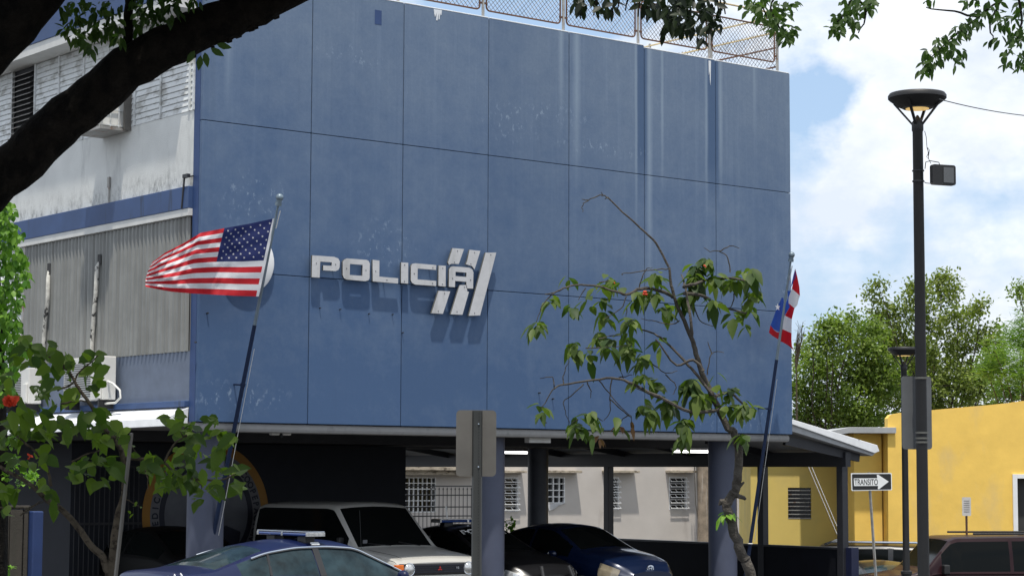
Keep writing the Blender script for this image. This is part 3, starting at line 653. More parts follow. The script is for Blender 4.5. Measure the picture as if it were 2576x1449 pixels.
# ------------------------------------------------------------------ equipment on the left wing
a_, b_ = onX(262, 330, -.05), onX(318, 252, -.05)
ac = thing('window_air_conditioner', (-.3, a_.y, a_.z), 'white window air conditioner sticking out among the upper louvres', 'air conditioner')
ya, yb2 = ypx(330), ypx(262); z0a, z1a = zX(300, 331).z, zX(300, 250).z
MB().box((-.62, ya+.12, z0a+.02), (-.02, yb2-.02, z1a-.05)).build('casing', M['white'], ac, bevel=.02)
k = MB()
for i in range(9): k.box((-.635, ya+.2, z0a+.1+i*.06), (-.622, yb2-.12, z0a+.12+i*.06))
k.build('grille', M['dkgrille'], ac)
k = MB(); zc = (z0a+z1a)/2
for yy in np.linspace(ya+.1, yb2, 5): k.box((-.66, yy-.012, z0a), (-.64, yy+.012, z1a-.04))
for zz in (z0a+.02, zc, z1a-.06): k.box((-.663, ya+.1, zz), (-.637, yb2, zz+.024))
for xx in np.linspace(-.62, -.05, 4): k.box((xx, ya+.085, z0a), (xx+.02, ya+.1, z1a-.04))
for zz in (z0a+.02, zc, z1a-.06): k.box((-.65, ya+.083, zz), (-.03, ya+.102, zz+.024))
k.build('cage', M['louver'], ac)
MB().box((-.66, ya+.07, z0a-.06), (-.02, yb2+.04, z0a-.0)).build('shelf', M['galv'], ac)
MB().box((-.16, ya-.02, z0a-.05), (-.0, ya+.03, z1a+.02)).build('side_panel', M['sgrey'], ac)
# condensers
def condenser(px0, px1, py0, py1, x, label):
    y0_, y1_ = onX(px1, (py0+py1)/2, x).y, onX(px0, (py0+py1)/2, x).y; z0_ = z_l+.0; z1_ = onX(px1, py0, x).z
    t = thing('condenser_unit', (x, y0_, z0_), label, 'air conditioner', 'outdoor condensers on the ledge')
    MB().box((x, y0_, z0_+.08), (x+.30, y1_, z1_)).build('casing', M['white'], t, bevel=.015)
    kk = MB()
    for i in range(16): kk.box((x-.008, y0_+(y1_-y0_)*.3, z0_+.15+i*(z1_-z0_-.25)/16), (x-.001, y1_-.04, z0_+.165+i*(z1_-z0_-.25)/16))
    kk.build('grille', M['dkgrille'], t)
    MB().box((x-.05, y0_+.03, z0_+.1), (x-.002, y0_+.2, z0_+.5)).build('valve_cover', M['white'], t, bevel=.01)
    for yy in (y0_+.1, y1_-.16): MB().box((x-.02, yy, z0_-.1), (x+.3, yy+.06, z0_+.078)).build('foot', M['plastic'], t)
    return t, y0_, z0_
cu, cy_, cz_ = condenser(160, 258, 895, 1015, -.42, 'white condenser unit beside the coiled cable on the blue ledge')
condenser(8, 72, 925, 1040, -.42, 'white condenser unit nearest the climbing vine')
hs = MB(); hs.tube([onX(*q_, -.30) for q_ in ((262, 955), (285, 965), (302, 982), (303, 1000), (290, 1013), (265, 1015))], .022, 8)
tag(hs.build('drain_hose', M['white'], smooth=True), 'pale looped hose beside the condenser unit', 'hose')
cc = MB()
for k_ in range(7):
    c0 = onX(272+k_*1.5, 975, -.12+.02*k_); cc.tube([c0+Vector((.0, .16*math.cos(t)*(1-.05*k_), .30*math.sin(t)*(1-.04*k_))) for t in np.linspace(0, 2*math.pi, 22)], .014, 5, cap=False)
tag(cc.build('cable_coil', M['plastic'], smooth=True), 'coil of black cable hung on the slate wall beside the condenser', 'cable')
for nm, pts in (('to the left', ((123, 682), (121, 700), (120, 760), (114, 800), (110, 860), (109, 905))), ('to the right', ((250, 660), (244, 672), (241, 740), (236, 790), (232, 850), (231, 890)))):
    t = thing('refrigerant_pipe', onX(*pts[-1], -.08), f'white wrapped pipe on the corrugated cladding, the one {nm} of its pair', 'pipe', 'wrapped pipes on the corrugated cladding')
    MB().tube([onX(a, b, -.09 if i else -.02) for i, (a, b) in enumerate(pts)], [.03, .045, .05, .045, .05, .04], 8).build('pipe', mat('pipe_wrap'+nm[-4:], (.50, .49, .45), .8, var=.2, scale=8, bump=.8, bscale=12, dirt=(.04, .04, .04), dirt_lo=.55, dirt_hi=.6, dscale=7), t, smooth=True)
    p = onX(pts[0][0]+1, pts[0][1]-8, -.04); MB().box((-.05, p.y-.06, p.z-.12), (-.036, p.y+.08, p.z+.10)).build('wall_opening', M['dkgrille'], t)
br = MB(); p1 = onX(457, 525, -.11); p2 = onX(464, 446, -.11); p3 = onX(487, 443, -.02)
br.tube([p1, p2], .02, 6); br.box((p2.x-.03, p2.y-.16, p2.z-.02), (p2.x+.04, p2.y+.03, p2.z+.05)); br.tube([p2, p3], .014, 6)
tag(br.build('drain_pipe', M['steeldark']), 'thin dark pipe with elbow crossing the blue band beside the front wall', 'pipe')
vp = MB(); p1, p2 = onX(273, 522, -.03), onX(275, 448, -.03); vp.tube([p1, p2], .018, 6); vp.box((p2.x-.02, p2.y-.02, p2.z-.2), (p2.x+.02, p2.y+.06, p2.z+.02))
tag(vp.build('vent_pipe', M['galv']), 'short stained conduit stub standing on the blue band', 'pipe')

# small lamps below the soffit
def spot(px, py, Y, label):
    c = onY(px, py, Y); t = thing('floodlight', c, label, 'light fixture', 'small floodlights under the front wall')
    for dx in (-.17, .10): MB().box((c.x+dx-.10, Y-.06, c.z-.06), (c.x+dx+.09, Y+.05, c.z+.05)).build('lamp_head', M['white'], t, bevel=.02)
    MB().tube([(c.x, Y, c.z-.1), (c.x, Y, ZB-.07)], .025, 8).build('bracket', M['steeldark'], t)
spot(709, 1087, .5, 'twin headed white floodlight hanging under the front wall above the white truck')

# ------------------------------------------------------------------ flags
def flagpole(pts, r, label):
    t = thing('flagpole', (pts[-1].x, pts[-1].y, G0), label, 'flagpole', 'flagpoles in front of the blue wall')
    return t
def leaning_pole(top_px, mid_px, ytop, ymid, label, rb=.055):
    T = onY(*top_px, ytop); Mi = onY(*mid_px, ymid); d = (T-Mi); B = Mi - d*(Mi.z-G0)/d.z
    t = thing('flagpole', B, label, 'flagpole', 'flagpoles in front of the blue wall')
    jn = Mi + d*.33
    MB().tube([B, Mi, jn], [rb*1.1, rb, rb*.95], 12).build('lower_pole', M['pole'], t, smooth=True)
    MB().tube([jn, T], [rb*.85, rb*.55], 12).build('upper_pole', M['poleg'], t, smooth=True)
    k = MB(); dn = d.normalized(); k.sphere(T+dn*.10, .075, 16); k.tube([T-dn*.04, T+dn*.05], .055, 12); k.tube([T-dn*.06, T-dn*.0], .065, 12)
    k.build('finial', M['poleg'], t, smooth=True)
    k = MB(); k.tube([Mi, Vector((Mi.x-.02, -.0, Mi.z+.02))], .018, 6); k.tube([Mi-dn*.03, Mi+dn*.03], rb*1.25, 12); k.build('bracket', M['pole'], t)
    k = MB(); off = Vector((.10, -.03, 0)); k.tube([T-dn*.15+Vector((.07, 0, 0)), T-dn*.5+Vector((.05, 0, 0))], .012, 5); k.tube([Mi+d*.2+off*.8, B+dn*1.5+off*1.0], .006, 4)
    k.tube([B+dn*1.45+Vector((rb*1.3*math.cos(a), rb*1.3*math.sin(a), 0)) for a in np.linspace(0, 2*math.pi, 10)], .012, 5)
    k.build('halyard', M['white'], t); return t, T, Mi, B, dn
fp1, T1, M1, B1, D1 = leaning_pole((701, 510), (611, 968), -1.30, -.30, 'tall leaning blue pole carrying the striped flag that blows left', .041)
fp2, T2, M2, B2, D2 = leaning_pole((1990, 652), (1936, 1028), -1.15, -.35, 'shorter leaning pole at the right end of the blue wall', .040)

def flag_point(u, v):
    # control columns in the photograph's plane, given own depth below
    colx = [(0, (693, 549), (651, 746)), (.20, (627, 563), (590, 744)), (.44, (566, 574), (533, 741)), (.62, (505, 586), (478, 738)), (.78, (462, 612), (432, 734)), (.90, (415, 636), (398, 728)), (1.0, (384, 660), (366, 721))]
    for i in range(len(colx)-1):
        if u <= colx[i+1][0]: break
    u0, a0, b0 = colx[i]; u1, a1, b1 = colx[i+1]; t = (u-u0)/(u1-u0)
    ax, ay = a0[0]+(a1[0]-a0[0])*t, a0[1]+(a1[1]-a0[1])*t; bx, by = b0[0]+(b1[0]-b0[0])*t, b0[1]+(b1[1]-b0[1])*t
    bow = 5*math.sin(math.pi*v)*max(0, u-.15)       # belly of the cloth
    px = ax+(bx-ax)*v - bow*1.5; py = ay+(by-ay)*v + 3*u*math.sin(2*math.pi*(v*.6+u*.9))*v*(1-v)*4
    py -= 8*math.sin(math.pi*u)*v*(1-v)*2
    pole_z = 0
    Y = -1.16+.16*v+.55*u + .10*u*math.sin(9*u-3.2*v+.4) + .07*math.sin(17*u+5*v)*u + .028*math.sin(34*(u*.9+v*.6)+3)*u**1.5 + .02*math.sin(70*u-22*v)*u*u + .012*math.sin(26*v-9*u)*(.3+u)
    return onY(px, py, Y)
def star(c, ex, ey, r):
    pts = [c + (r if k % 2 == 0 else r*.4)*(math.sin(math.pi*k/5)*ex+math.cos(math.pi*k/5)*ey) for k in range(10)]
    return [c]+pts, [(0, k+1, (k+1) % 10+1) for k in range(10)]
fl = MB(); NU, NV = 90, 52
vs = [flag_point(i/NU, j/NV) for j in range(NV+1) for i in range(NU+1)]; fs = []; mi = []
for j in range(NV):
    for i in range(NU):
        fs.append((j*(NU+1)+i, j*(NU+1)+i+1, (j+1)*(NU+1)+i+1, (j+1)*(NU+1)+i))
        st = j//4; m_i = 0 if st % 2 == 0 else 1
        if i < NU*.44 and j < 28: m_i = 2
        if i < 2: m_i = 1
        mi.append(m_i)
fl.add(vs, fs); fl.mi = mi
for r_ in range(9):
    n_ = 6 if r_ % 2 == 0 else 5
    for c_ in range(n_):
        u = .44*(.085+ (c_ + (0 if n_ == 6 else .5))*.166); v = (28/52)*((r_+1)/10)
        c0 = flag_point(u, v); ex = (flag_point(u+.01, v)-c0).normalized(); ey = (flag_point(u, v-.01)-c0); ey = (ey-ex*ey.dot(ex)).normalized()
        nn = ex.cross(ey); nn = nn if nn.dot(CAM-c0) > 0 else -nn
        for sgn in (1, -1):
            a, b = star(c0+nn*.006*sgn, ex, ey, .025); fl.add(a, b, 1)
f1 = fl.build('flag', [M['fred'], M['fwhite'], M['fblue']], smooth=179, recalc=False, origin=flag_point(0, 0))
for mt in ('fred', 'fwhite', 'fblue', 'fblue2'):
    nt = M[mt].node_tree; b = nt.nodes['Principled BSDF']; src = b.inputs['Base Color'].links[0].from_socket
    tr = nt.nodes.new('ShaderNodeBsdfTranslucent'); nt.links.new(src, tr.inputs[0]); ms = nt.nodes.new('ShaderNodeMixShader'); ms.inputs[0].default_value = .35
    nt.links.new(b.outputs[0], ms.inputs[1]); nt.links.new(tr.outputs[0], ms.inputs[2]); nt.links.new(ms.outputs[0], nt.nodes['Material Output'].inputs[0])
tag(f1, 'red and white striped flag with white stars, blowing left from its pole', 'flag')

# second flag: limp, folded round its pole
f2 = MB()
def q2(x, y): return (1915.5+x*.2564, 726.6+y*.2564)
def patch(rows, yf, mi, n=8, tilt=0):
    """rows: list of (left px, right px) pairs top to bottom; smooth strip"""
    vs = []; m_ = 6
    fine = []
    for k in range(len(rows)-1):
        for t in range(n):
            a = t/n; fine.append([(rows[k][s][0]*(1-a)+rows[k+1][s][0]*a, rows[k][s][1]*(1-a)+rows[k+1][s][1]*a) for s in (0, 1)])
    fine.append(list(rows[-1]))
    for r_ in fine:
        for i in range(m_+1):
            t = i/m_; x = r_[0][0]*(1-t)+r_[1][0]*t; y = r_[0][1]*(1-t)+r_[1][1]*t
            vs.append(onY(x, y, yf(x, y)))
    f2.add(vs, [(j*(m_+1)+i, j*(m_+1)+i+1, (j+1)*(m_+1)+i+1, (j+1)*(m_+1)+i) for j in range(len(fine)-1) for i in range(m_)], mi)
yr = lambda x, y: -1.18 + (y-680)*.0028 - .10*math.sin((x-1960)*.11+y*.012) - (x-1990)*.004
yl = lambda x, y: yr(x, y) + .06
P_ = lambda *a: tuple(q2(x, y) for x, y in a)
patch([((2000, 677), (2000.5, 677)), ((1996, 692), (2003, 690)), q2(290, 0) and ((1988, 727), (2000.5, 700))], yr, 2)
patch([((2000, 677), (2001, 677)), ((1996.5, 700), (2006, 697)), ((1993, 722), (2011, 722)), ((1992, 726), (2012.5, 744))], yr, 0)        # red top stripe
patch([((1992, 726), (2012.5, 744)), P_((290, 20), (368, 95)), P_((268, 80), (352, 160)), P_((265, 140), (325, 190))], yr, 1)               # white
patch([P_((265, 140), (325, 190)), P_((280, 175), (318, 215)), P_((230, 262), (298, 298))], yr, 0)                                          # red
patch([P_((255, 20), (290, 20)), P_((262, 90), (268, 80)), P_((240, 140), (265, 140)), P_((225, 262), (280, 176))], yr, 2)
patch([P_((230, 262), (298, 298)), P_((212, 330), (296, 365)), P_((206, 395), (296, 435))], yr, 1)
patch([P_((206, 395), (296, 435)), P_((195, 460), (295, 500)), P_((190, 515), (300, 565)), P_((292, 560), (332, 632))], yr, 0)
patch([P_((200, 85), (215, 90)), P_((150, 190), (230, 195)), P_((112, 300), (210, 290)), P_((88, 358), (200, 360)), P_((120, 395), (190, 430))], yl, 2)
patch([P_((88, 358), (100, 372)), P_((74, 430), (120, 400)), P_((110, 462), (150, 425)), P_((160, 492), (190, 430)), P_((190, 515), (206, 440))], yl, 0)
c0 = onY(*q2(196, 95), yl(*q2(196, 95))-.01)
a, b = star(onY(*q2(160, 180), yl(*q2(160, 180))-.02), Vector((1, 0, 0)), Vector((0, 0, 1)), .09); f2.add(a, b, 1)
f2o = f2.build('flag', [M['fred'], M['fwhite'], M['fblue2']], smooth=179, recalc=False, origin=onY(2000, 677, -1.2))
tag(f2o, 'limp folded flag with red and white stripes and blue triangle, right of the wall', 'flag')

# ------------------------------------------------------------------ walls beyond the carport
class Wall:
    def __init__(s, px, depth, heading):
        s.o = at(px, 1192, depth); s.e = Vector((math.cos(math.radians(heading)), math.sin(math.radians(heading)), 0)); s.n = Vector((s.e.y, -s.e.x, 0))
        if s.n.dot(CAM-s.o) < 0: s.n = -s.n
    def hit(s, px, py, d=0):
        v = ray(px, py); o = s.o + s.n*d; t = (o-CAM).dot(s.n)/v.dot(s.n); p = CAM+v*t; return ((p-s.o).dot(s.e), p.z)
    def P(s, u, z, d=0): q = s.o + s.e*u + s.n*d; return Vector((q.x, q.y, z))
    def box(s, mb, u0, u1, z0, z1, d0, d1, mi=0):
        vs = [s.P(u, z, d) for u, d, z in ((u0, d0, z0), (u1, d0, z0), (u1, d1, z0), (u0, d1, z0), (u0, d0, z1), (u1, d0, z1), (u1, d1, z1), (u0, d1, z1))]
        mb.add(vs, [(0, 3, 2, 1), (4, 5, 6, 7), (0, 1, 5, 4), (1, 2, 6, 5), (2, 3, 7, 6), (3, 0, 4, 7)], mi)
def wall_with_holes(w, outline, holes, d0, d1, mats, parent, name='wall'):
    mb = MB(); mb.prism([outline]+[[(a, z0), (a, z1), (b, z1), (b, z0)] for a, b, z0, z1 in holes], lambda u, v, d: w.P(u, v, d), d1, d0); return mb.build(name, mats, parent)
G = Wall(1450, 76, -9.5)
gb_ = thing('grey_building', G.P(0, -.8, -3), 'grey rendered low building seen through the carport, with small awninged windows', 'building')
ul, ur = G.hit(930, 1200)[0], G.hit(1892, 1200)[0]
wins = []   # px0, px1, py0, py1, awning px0, px1, kind
WN = [(1018, 1096, 1200, 1288, 990, 1140, 'sash'), (1250, 1303, 1200, 1287, 1228, 1312, 'aw'), (1377, 1421, 1200, 1265, 1372, 1450, 'sash'), (1520, 1557, 1200, 1282, 1514, 1595, 'aw'), (1683, 1728, 1199, 1282, 1674, 1745, 'aw')]
holes = []
for a, b, c, d, e_, f_, k_ in WN:
    u0, z1 = G.hit(a, c); u1, z0 = G.hit(b, d); holes.append((u0, u1, z0, z1))
wall_with_holes(G, [(ul, -1.6), (ur, -1.6), (ur, 4.2), (ul, 4.2)], holes, -.2, 0, M['grey'], gb_)
mb = MB(); G.box(mb, ul, ur, -1, 4.0, -8, -.25); mb.build('rear_block', M['dkgrille'], gb_)
for (u0, u1, z0, z1), (a, b, c, d, e_, f_, k_) in zip(holes, WN):
    fr = MB(); t_ = .03
    for q in ((u0, u0+t_, z0, z1), (u1-t_, u1, z0, z1), (u0+t_, u1-t_, z0, z0+t_), (u0+t_, u1-t_, z1-t_, z1)): G.box(fr, *q, -.12, .01)
    n_h = 6 if k_ == 'aw' else 5
    if k_ == 'aw':
        H_ = (z1-z0)/6.2
        for i in range(6):
            zt_ = z1-.05-i*H_; zb_ = zt_-H_*.60; do = .12
            for s_ in np.linspace(u0+.015, u1-.015, 4): fr.bar(G.P(s_, zt_, 0), G.P(s_+.03, zb_, do), .014, .014)
            fr.bar(G.P(u0, zb_, do), G.P(u1+.03, zb_, do), .03, .03); fr.bar(G.P(u0, zt_, 0.01), G.P(u1, zt_, 0.01), .018, .018)
    else:
        for i in range(1, 6 if b-a > 60 else 4):
            zz = z0+(z1-z0)*i/(6 if b-a > 60 else 4); G.box(fr, u0, u1, zz-.015, zz+.015, -.06, .02)
        nv = 7 if b-a > 60 else 3
        for i in range(1, nv): uu = u0+(u1-u0)*i/nv; G.box(fr, uu-.012, uu+.012, z0, z1, -.05, .025)
    wf = fr.build('window', M['whitep'], gb_)
    pn = MB(); G.box(pn, u0+.01, u1-.01, z0+.01, z1-.01, -.16, -.13); pn.build('pane', M['winpane'], wf)
    lg = MB(); ua, ub = G.hit(e_, 1187)[0], G.hit(f_, 1187)[0]; za = G.hit(f_, 1183)[1]
    G.box(lg, ua, ub, za-.09, za, .002, .42); lg.build('awning', M['ledge'], gb_, bevel=.01)
# cloth hanging from a window
cl = MB(); pts = [G.hit(x, y) for x, y in ((1376, 1268), (1421, 1262), (1418, 1266), (1404, 1271), (1392, 1280), (1380, 1284))]
cl.prism([pts], lambda u, v, d: G.P(u, v, d), .03, .05); tag(cl.build('rag', M['fwhite']), 'pale cloth hanging out of the small grey building window', 'cloth')
# roof annex at the left of the grey building
rx = MB(); u0, u1 = G.hit(960, 1170)[0], G.hit(1200, 1170)[0]; zr = G.hit(1100, 1174)[1]
G.box(rx, u0, u1, zr-.12, zr, .003, .7); rx.build('side_roof', M['ledge'], gb_, bevel=.01)
mb = MB(); G.box(mb, u0, G.hit(1185, 1170)[0], zr-.28, zr-.13, .003, .5); mb.build('side_roof_beam', M['ledge'], gb_)
def pigeon(px, py):
    c = G.P(*G.hit(px, py), .45); mb = MB(); k = .115
    mb.sphere(c+Vector((0, 0, .04)), k, 12, sc=(.8, .8, 1.25)); mb.sphere(c+Vector((.02, -.02, .17)), .045, 10); mb.tube([c+Vector((0, 0, .10)), c+Vector((.015, -.015, .17))], [.07, .04], 8)
    mb.tube([c+Vector((-.02, .03, .0)), c+Vector((.13, -.02, -.10))], [.06, .03], 8); mb.tube([c+Vector((.02, -.02, .165)), c+Vector((-.045, -.05, .16))], [.014, .004], 5)
    for dx in (-.02, .03): mb.tube([c+Vector((dx, 0, -.05)), c+Vector((dx, 0, -.12))], .008, 4)
    tag(mb.build('pigeon', M['feather'], smooth=True), 'dark pigeon perched on the roof edge left of the grey windows', 'bird')
pigeon(1077, 1166)
# picket fence in front of the grey building
Pf = Wall(1100, 66, -9.5)
pf = thing('picket_fence', Pf.P(0, -.3, 0), 'black iron fence with spear tips in front of the grey building', 'fence')
ra = MB()
for py in (1222, 1275, 1300 if False else 1245): 
    ua, z = Pf.hit(1018, py); ub, _ = Pf.hit(1215, py); Pf.box(ra, ua, ub, z-.018, z+.018, -.02, .02)
ua, z = Pf.hit(1018, 1298); Pf.box(ra, ua, ub, z-.018, z+.018, -.02, .02)
ra.build('rails', M['steeldark'], pf)
for i, px in enumerate(np.arange(1024, 1214, 10.1)):
    u, zt = Pf.hit(px, 1232 if px > 1075 else 1238); mb = MB(); mb.tube([Pf.P(u, -.8), Pf.P(u, zt)], .012, 4)
    mb.lathe([(.003, -.03), (.03, .03), (.002, .10)], Pf.P(u, zt), 4); mb.build('picket', M['steeldark'], pf)
# utility pole with cables
up = thing('utility_pole', G.P(G.hit(1770, 1200, .8)[0], -.8, .8), 'weathered wooden utility pole seen behind the right hand blue column', 'pole')
c = G.P(G.hit(1770, 1200, .8)[0], 0, .8); MB().lathe([(.25, -.8), (.23, 3.5), (.21, 6)], (c.x, c.y, 0), 14).build('shaft', M['wood'], up, smooth=True)
for k_, (xa, xb) in enumerate(((1756, 1766), (1762, 1770))):
    MB().tube([G.P(*G.hit(xa-10, 1150, .7), .7), G.P(*G.hit(xa-6, 1265, .72), .72), G.P(*G.hit(xb-4, 1345, .75), .75)], .022, 5).build('cable', M['sgrey'], up)
for k_, (xa, ya_, xb, yb_, Y) in enumerate(((1122, 1272, 1130, 1310, 0), (1268, 1300, 1262, 1338, 0))):
    s_ = MB(); s_.tube([at(xa, ya_, 63), at(xb, yb_+40, 63)], .025, 6)
    tag(s_.build('leaning_stake', M['whitep']), 'white stake leaning behind the iron fence' if k_ == 0 else 'white stake leaning to the left of the blue sedan roof', 'stake')

# ------------------------------------------------------------------ yellow buildings
Yl = Wall(2020, 60, -42)
yb = thing('yellow_house', Yl.P(0, -.8, -3), 'dull yellow house with barred louvre window behind the carport', 'building')
ul, ur = Yl.hit(1888, 1200)[0], Yl.hit(2165, 1200)[0]; zt = Yl.hit(2020, 1098)[1]
u0, z1 = Yl.hit(1982, 1226); u1, z0 = Yl.hit(2041, 1306)
wall_with_holes(Yl, [(ul-.0, -1.5), (ur, -1.5), (ur, zt), (ul, zt)], [(u0, u1, z0, z1)], -.2, 0, M['yellow2'], yb)
mb = MB(); Yl.box(mb, ul, ur, -1.2, zt-.05, -7, -.21); mb.build('rear_block', M['yellow2'], yb)
fr = MB()
for i in range(8): zz = z0+(z1-z0)*(i+.25)/8; Yl.box(fr, u0+.002, u1-.002, zz-.008, zz+.018, -.07, -.0)
wf = fr.build('window', M['galv'], yb); pn = MB(); Yl.box(pn, u0+.01, u1-.01, z0+.01, z1-.01, -.17, -.13); pn.build('pane', M['winpane'], wf)
pn = MB(); Yl.box(pn, u0+.08, u0+.16, z0+.01, z1-.01, -.12, -.08); pn.build('mullion', M['steeldark'], wf)
rf = MB(); ra_, rb_ = Yl.hit(2078, 1092), Yl.hit(2168, 1086); Yl.box(rf, ra_[0]-3, rb_[0]-.2, zt+.002, zt+.14, -7, .35); rf.build('roof', M['canopyu'], yb)
for k_, (a, b) in enumerate((((2026, 1155), (2118, 1372)), ((2034, 1155), (2122, 1362)))):
    s_ = MB(); p0, p1 = at(*a, 56), at(*b, 56); d = p1-p0; s_.tube([p0-d*.35, p1+d*.12], .009, 5)
    tag(s_.build('guy_wire', M['whitep']), 'upper left of two pale guy wires before the yellow house' if k_ == 0 else 'lower right of two pale guy wires before the yellow house', 'wire')
Yr = Wall(2400, 57.5, -35)
yh = thing('yellow_building', Yr.P(0, -.8, -4), 'bright yellow building with plain rising parapet on the right', 'building')
c0 = Yr.hit(2232, 1046); c1 = Yr.hit(2660, 1000); cL = Yr.hit(2232, 1200)[0]
dz0, dz1 = Yr.hit(2566, 1205); 
top = [Yr.hit(x, y) for x, y in ((2700, 993), (2640, 1001), (2576, 1008), (2540, 1013), (2480, 1019), (2400, 1026), (2345, 1031), (2300, 1036), (2268, 1038), (2240, 1043), (2233, 1052))]
bot = [(cL, -1.5), (Yr.hit(2700, 1200)[0], -1.5)]
dl, dzt = Yr.hit(2558, 1203)
wall_with_holes(Yr, bot+top, [(dl, dl+1.1, -.75, dzt)], -.35, 0, M['yellow'], yh)
mb = MB(); mb.prism([bot+[(u, z-.35) for u, z in top]], lambda u, v, d: Yr.P(u, v, d), -8, -.36); mb.build('rear_block', M['yellow'], yh)
fr = MB(); 
Yr.box(fr, dl-.13, dl-.002, -.75, dzt+.12, -.1, .05); Yr.box(fr, dl+.0, dl+1.2, dzt+.002, dzt+.12, -.1, .05); Yr.box(fr, dl+1.1, dl+1.23, -.75, dzt+.001, -.1, .05)
fr.build('door_frame', M['whitep'], yh)
dd = MB(); Yr.box(dd, dl+.002, dl+1.098, -.74, dzt-.002, -.34, -.28); dk = dd.build('door', M['dkgrille'], yh)
dd = MB(); dd.bar(Yr.P(dl, .25, .12), Yr.P(dl+.8, 1.3, .12), .06); dd.build('handrail', M['whitep'], yh)
# the lower porch between the two
pc = MB(); u0 = Yr.hit(2160, 1200)[0]; u1 = cL; zt2 = Yr.hit(2200, 1090)[1]
Yr.box(pc, u0, u1-.02, -1.2, zt2, -2.2, -.55); pc.build('porch_wall', M['yellow'], yh)
rs = MB(); 
a0, z_a = Yr.hit(2095, 1090); a1, z_b = Yr.hit(2136, 1077); a2, z_c = Yr.hit(2252, 1080)
rs.prism([[(a0-.4, z_a-.14), (a1, z_b-.13), (a2, z_b-.13), (a2, z_b+.03), (a1, z_b+.03), (a0-.4, z_a+.0)]], lambda u, v, d: Yr.P(u, v, d), -2.4, -.0 if False else .12)
rs.build('porch_roof', M['canopyu'], yh, bevel=.01)

# ------------------------------------------------------------------ lamp posts and signs
def lamp_post(px, depth, py_top, py_head, hw, r, label, zbase, glow):
    b = at(px, 1192, depth); zt = at(px, py_head, depth).z; S = depth/F
    t = thing('lamp_post', (b.x, b.y, zbase), label, 'lamp post', 'black disc headed lamp posts'); c = Vector((b.x, b.y, 0))
    hh = at(px, py_top, depth).z; R = hw*S; hd = (hh-zt)
    MB().lathe([(r*1.9, zbase), (r*1.9, zbase+.04), (r*1.5, zbase+.06), (r*1.5, zbase+1.55), (r*1.75, zbase+1.57), (r*1.75, zbase+1.63), (r*1.1, zbase+1.65)], c, 20).build('base', M['black'], t, smooth=35)
    MB().lathe([(r*1.05, zbase+1.63), (r*.92, zt-.1), (r*1.05, zt-.08), (r*1.05, zt+.02), (r*.5, zt+.08), (.01, zt+.12)], c, 20).build('pole', M['black'], t, smooth=35)
    hb = hh-.62*R
    MB().lathe([(R*.55, hb), (R*.66, hb+.05*R), (R*.95, hb+.27*R), (R, hb+.32*R), (R, hb+.42*R), (R*.96, hb+.47*R), (R*.95, hh-.13*R), (.01, hh-.11*R)], c, 40).build('lamp_head', M['black'], t, smooth=40)
    k = MB(); k.lathe([(R*.50, hb-.03*R), (R*.54, hb-.002*R)], c, 30); k.build('head_rim', M['signedge'], t)
    MB().lathe([(R*.40, hb-.05*R), (R*.40, hb-.032*R)], c, 30).build('lens', M['lamplit'] if glow else M['lamplit'], t)
    for a in (20, 110, 200, 290):
        a = math.radians(a); v = Vector((math.cos(a), math.sin(a), 0)); MB().bar(c+v*r*.7+Vector((0, 0, zt-.02)), c+v*R*.84+Vector((0, 0, hb+.20*R)), .035, .02).build('bracket', M['black'], t)
    return t, c, zt, hb, R
lp1, c1_, zt1, hb1, R1 = lamp_post(2320, 26.5, 211, 300, 74, .072, 'tall black lamp post in front of the yellow building, its lamp lit', -1.37, True)
lp2, c2_, zt2_, hb2, R2 = lamp_post(2277, 48, 867, 920, 40, .075, 'shorter black lamp post standing farther back behind the tall one', -1.37, True)
# straps and floodlight
fl_ = thing('floodlight', at(2375, 440, 26.4), 'square black floodlight clamped to the tall lamp post', 'light fixture')
Wf = Wall(2375, 26.35, math.degrees(YAW)-90+20)
mb = MB(); a, b = Wf.hit(2346, 413), Wf.hit(2405, 467); mb.prism([rrect(a[0], b[0], b[1], a[1], .03)[:-1]], lambda u, v, d: Wf.P(u, v, d), 0, -.07); mb.build('housing', M['black'], fl_)
mb = MB(); a, b = Wf.hit(2373, 421), Wf.hit(2399, 461); Wf.box(mb, a[0], b[0], b[1], a[1], .002, .008); mb.build('glass', M['alu'], fl_)
mb = MB(); mb.tube([at(2327, 425, 26.5), at(2329, 408, 26.4), at(2340, 405, 26.4), at(2362, 409, 26.4), at(2364, 416, 26.4)], .006, 5); mb.tube([at(2326, 459, 26.5), at(2330, 461, 26.4), at(2350, 463, 26.4)], .006, 5)
mb.build('arm', M['black'], fl_)
for py in (420, 447): p = at(2313.5, py, 26.5); MB().lathe([(.079, -.008), (.079, .008)], Vector((c1_.x, c1_.y, p.z)), 16).build('clamp', M['steeldark'], fl_)
mb = MB(); mb.tube([at(x, y, 26.45) for x, y in ((2326, 330), (2330, 345), (2332, 372), (2336, 385), (2331, 395), (2335, 400), (2338, 378), (2334, 372), (2336, 400), (2342, 412))], .004, 4)
tag(mb.build('loose_cable', M['black']), 'thin tangled black cable hanging beside the tall lamp post above the floodlight', 'cable')
mb = MB(); pts = []
for i in range(14):
    t_ = i/13; pts.append(at(2362+t_*300, 250+82*t_-34*t_*t_, 26.5+t_*6))
mb.tube(pts, .007, 5); tag(mb.build('overhead_wire', M['black']), 'black wire running from the lamp head out of the right side', 'wire')
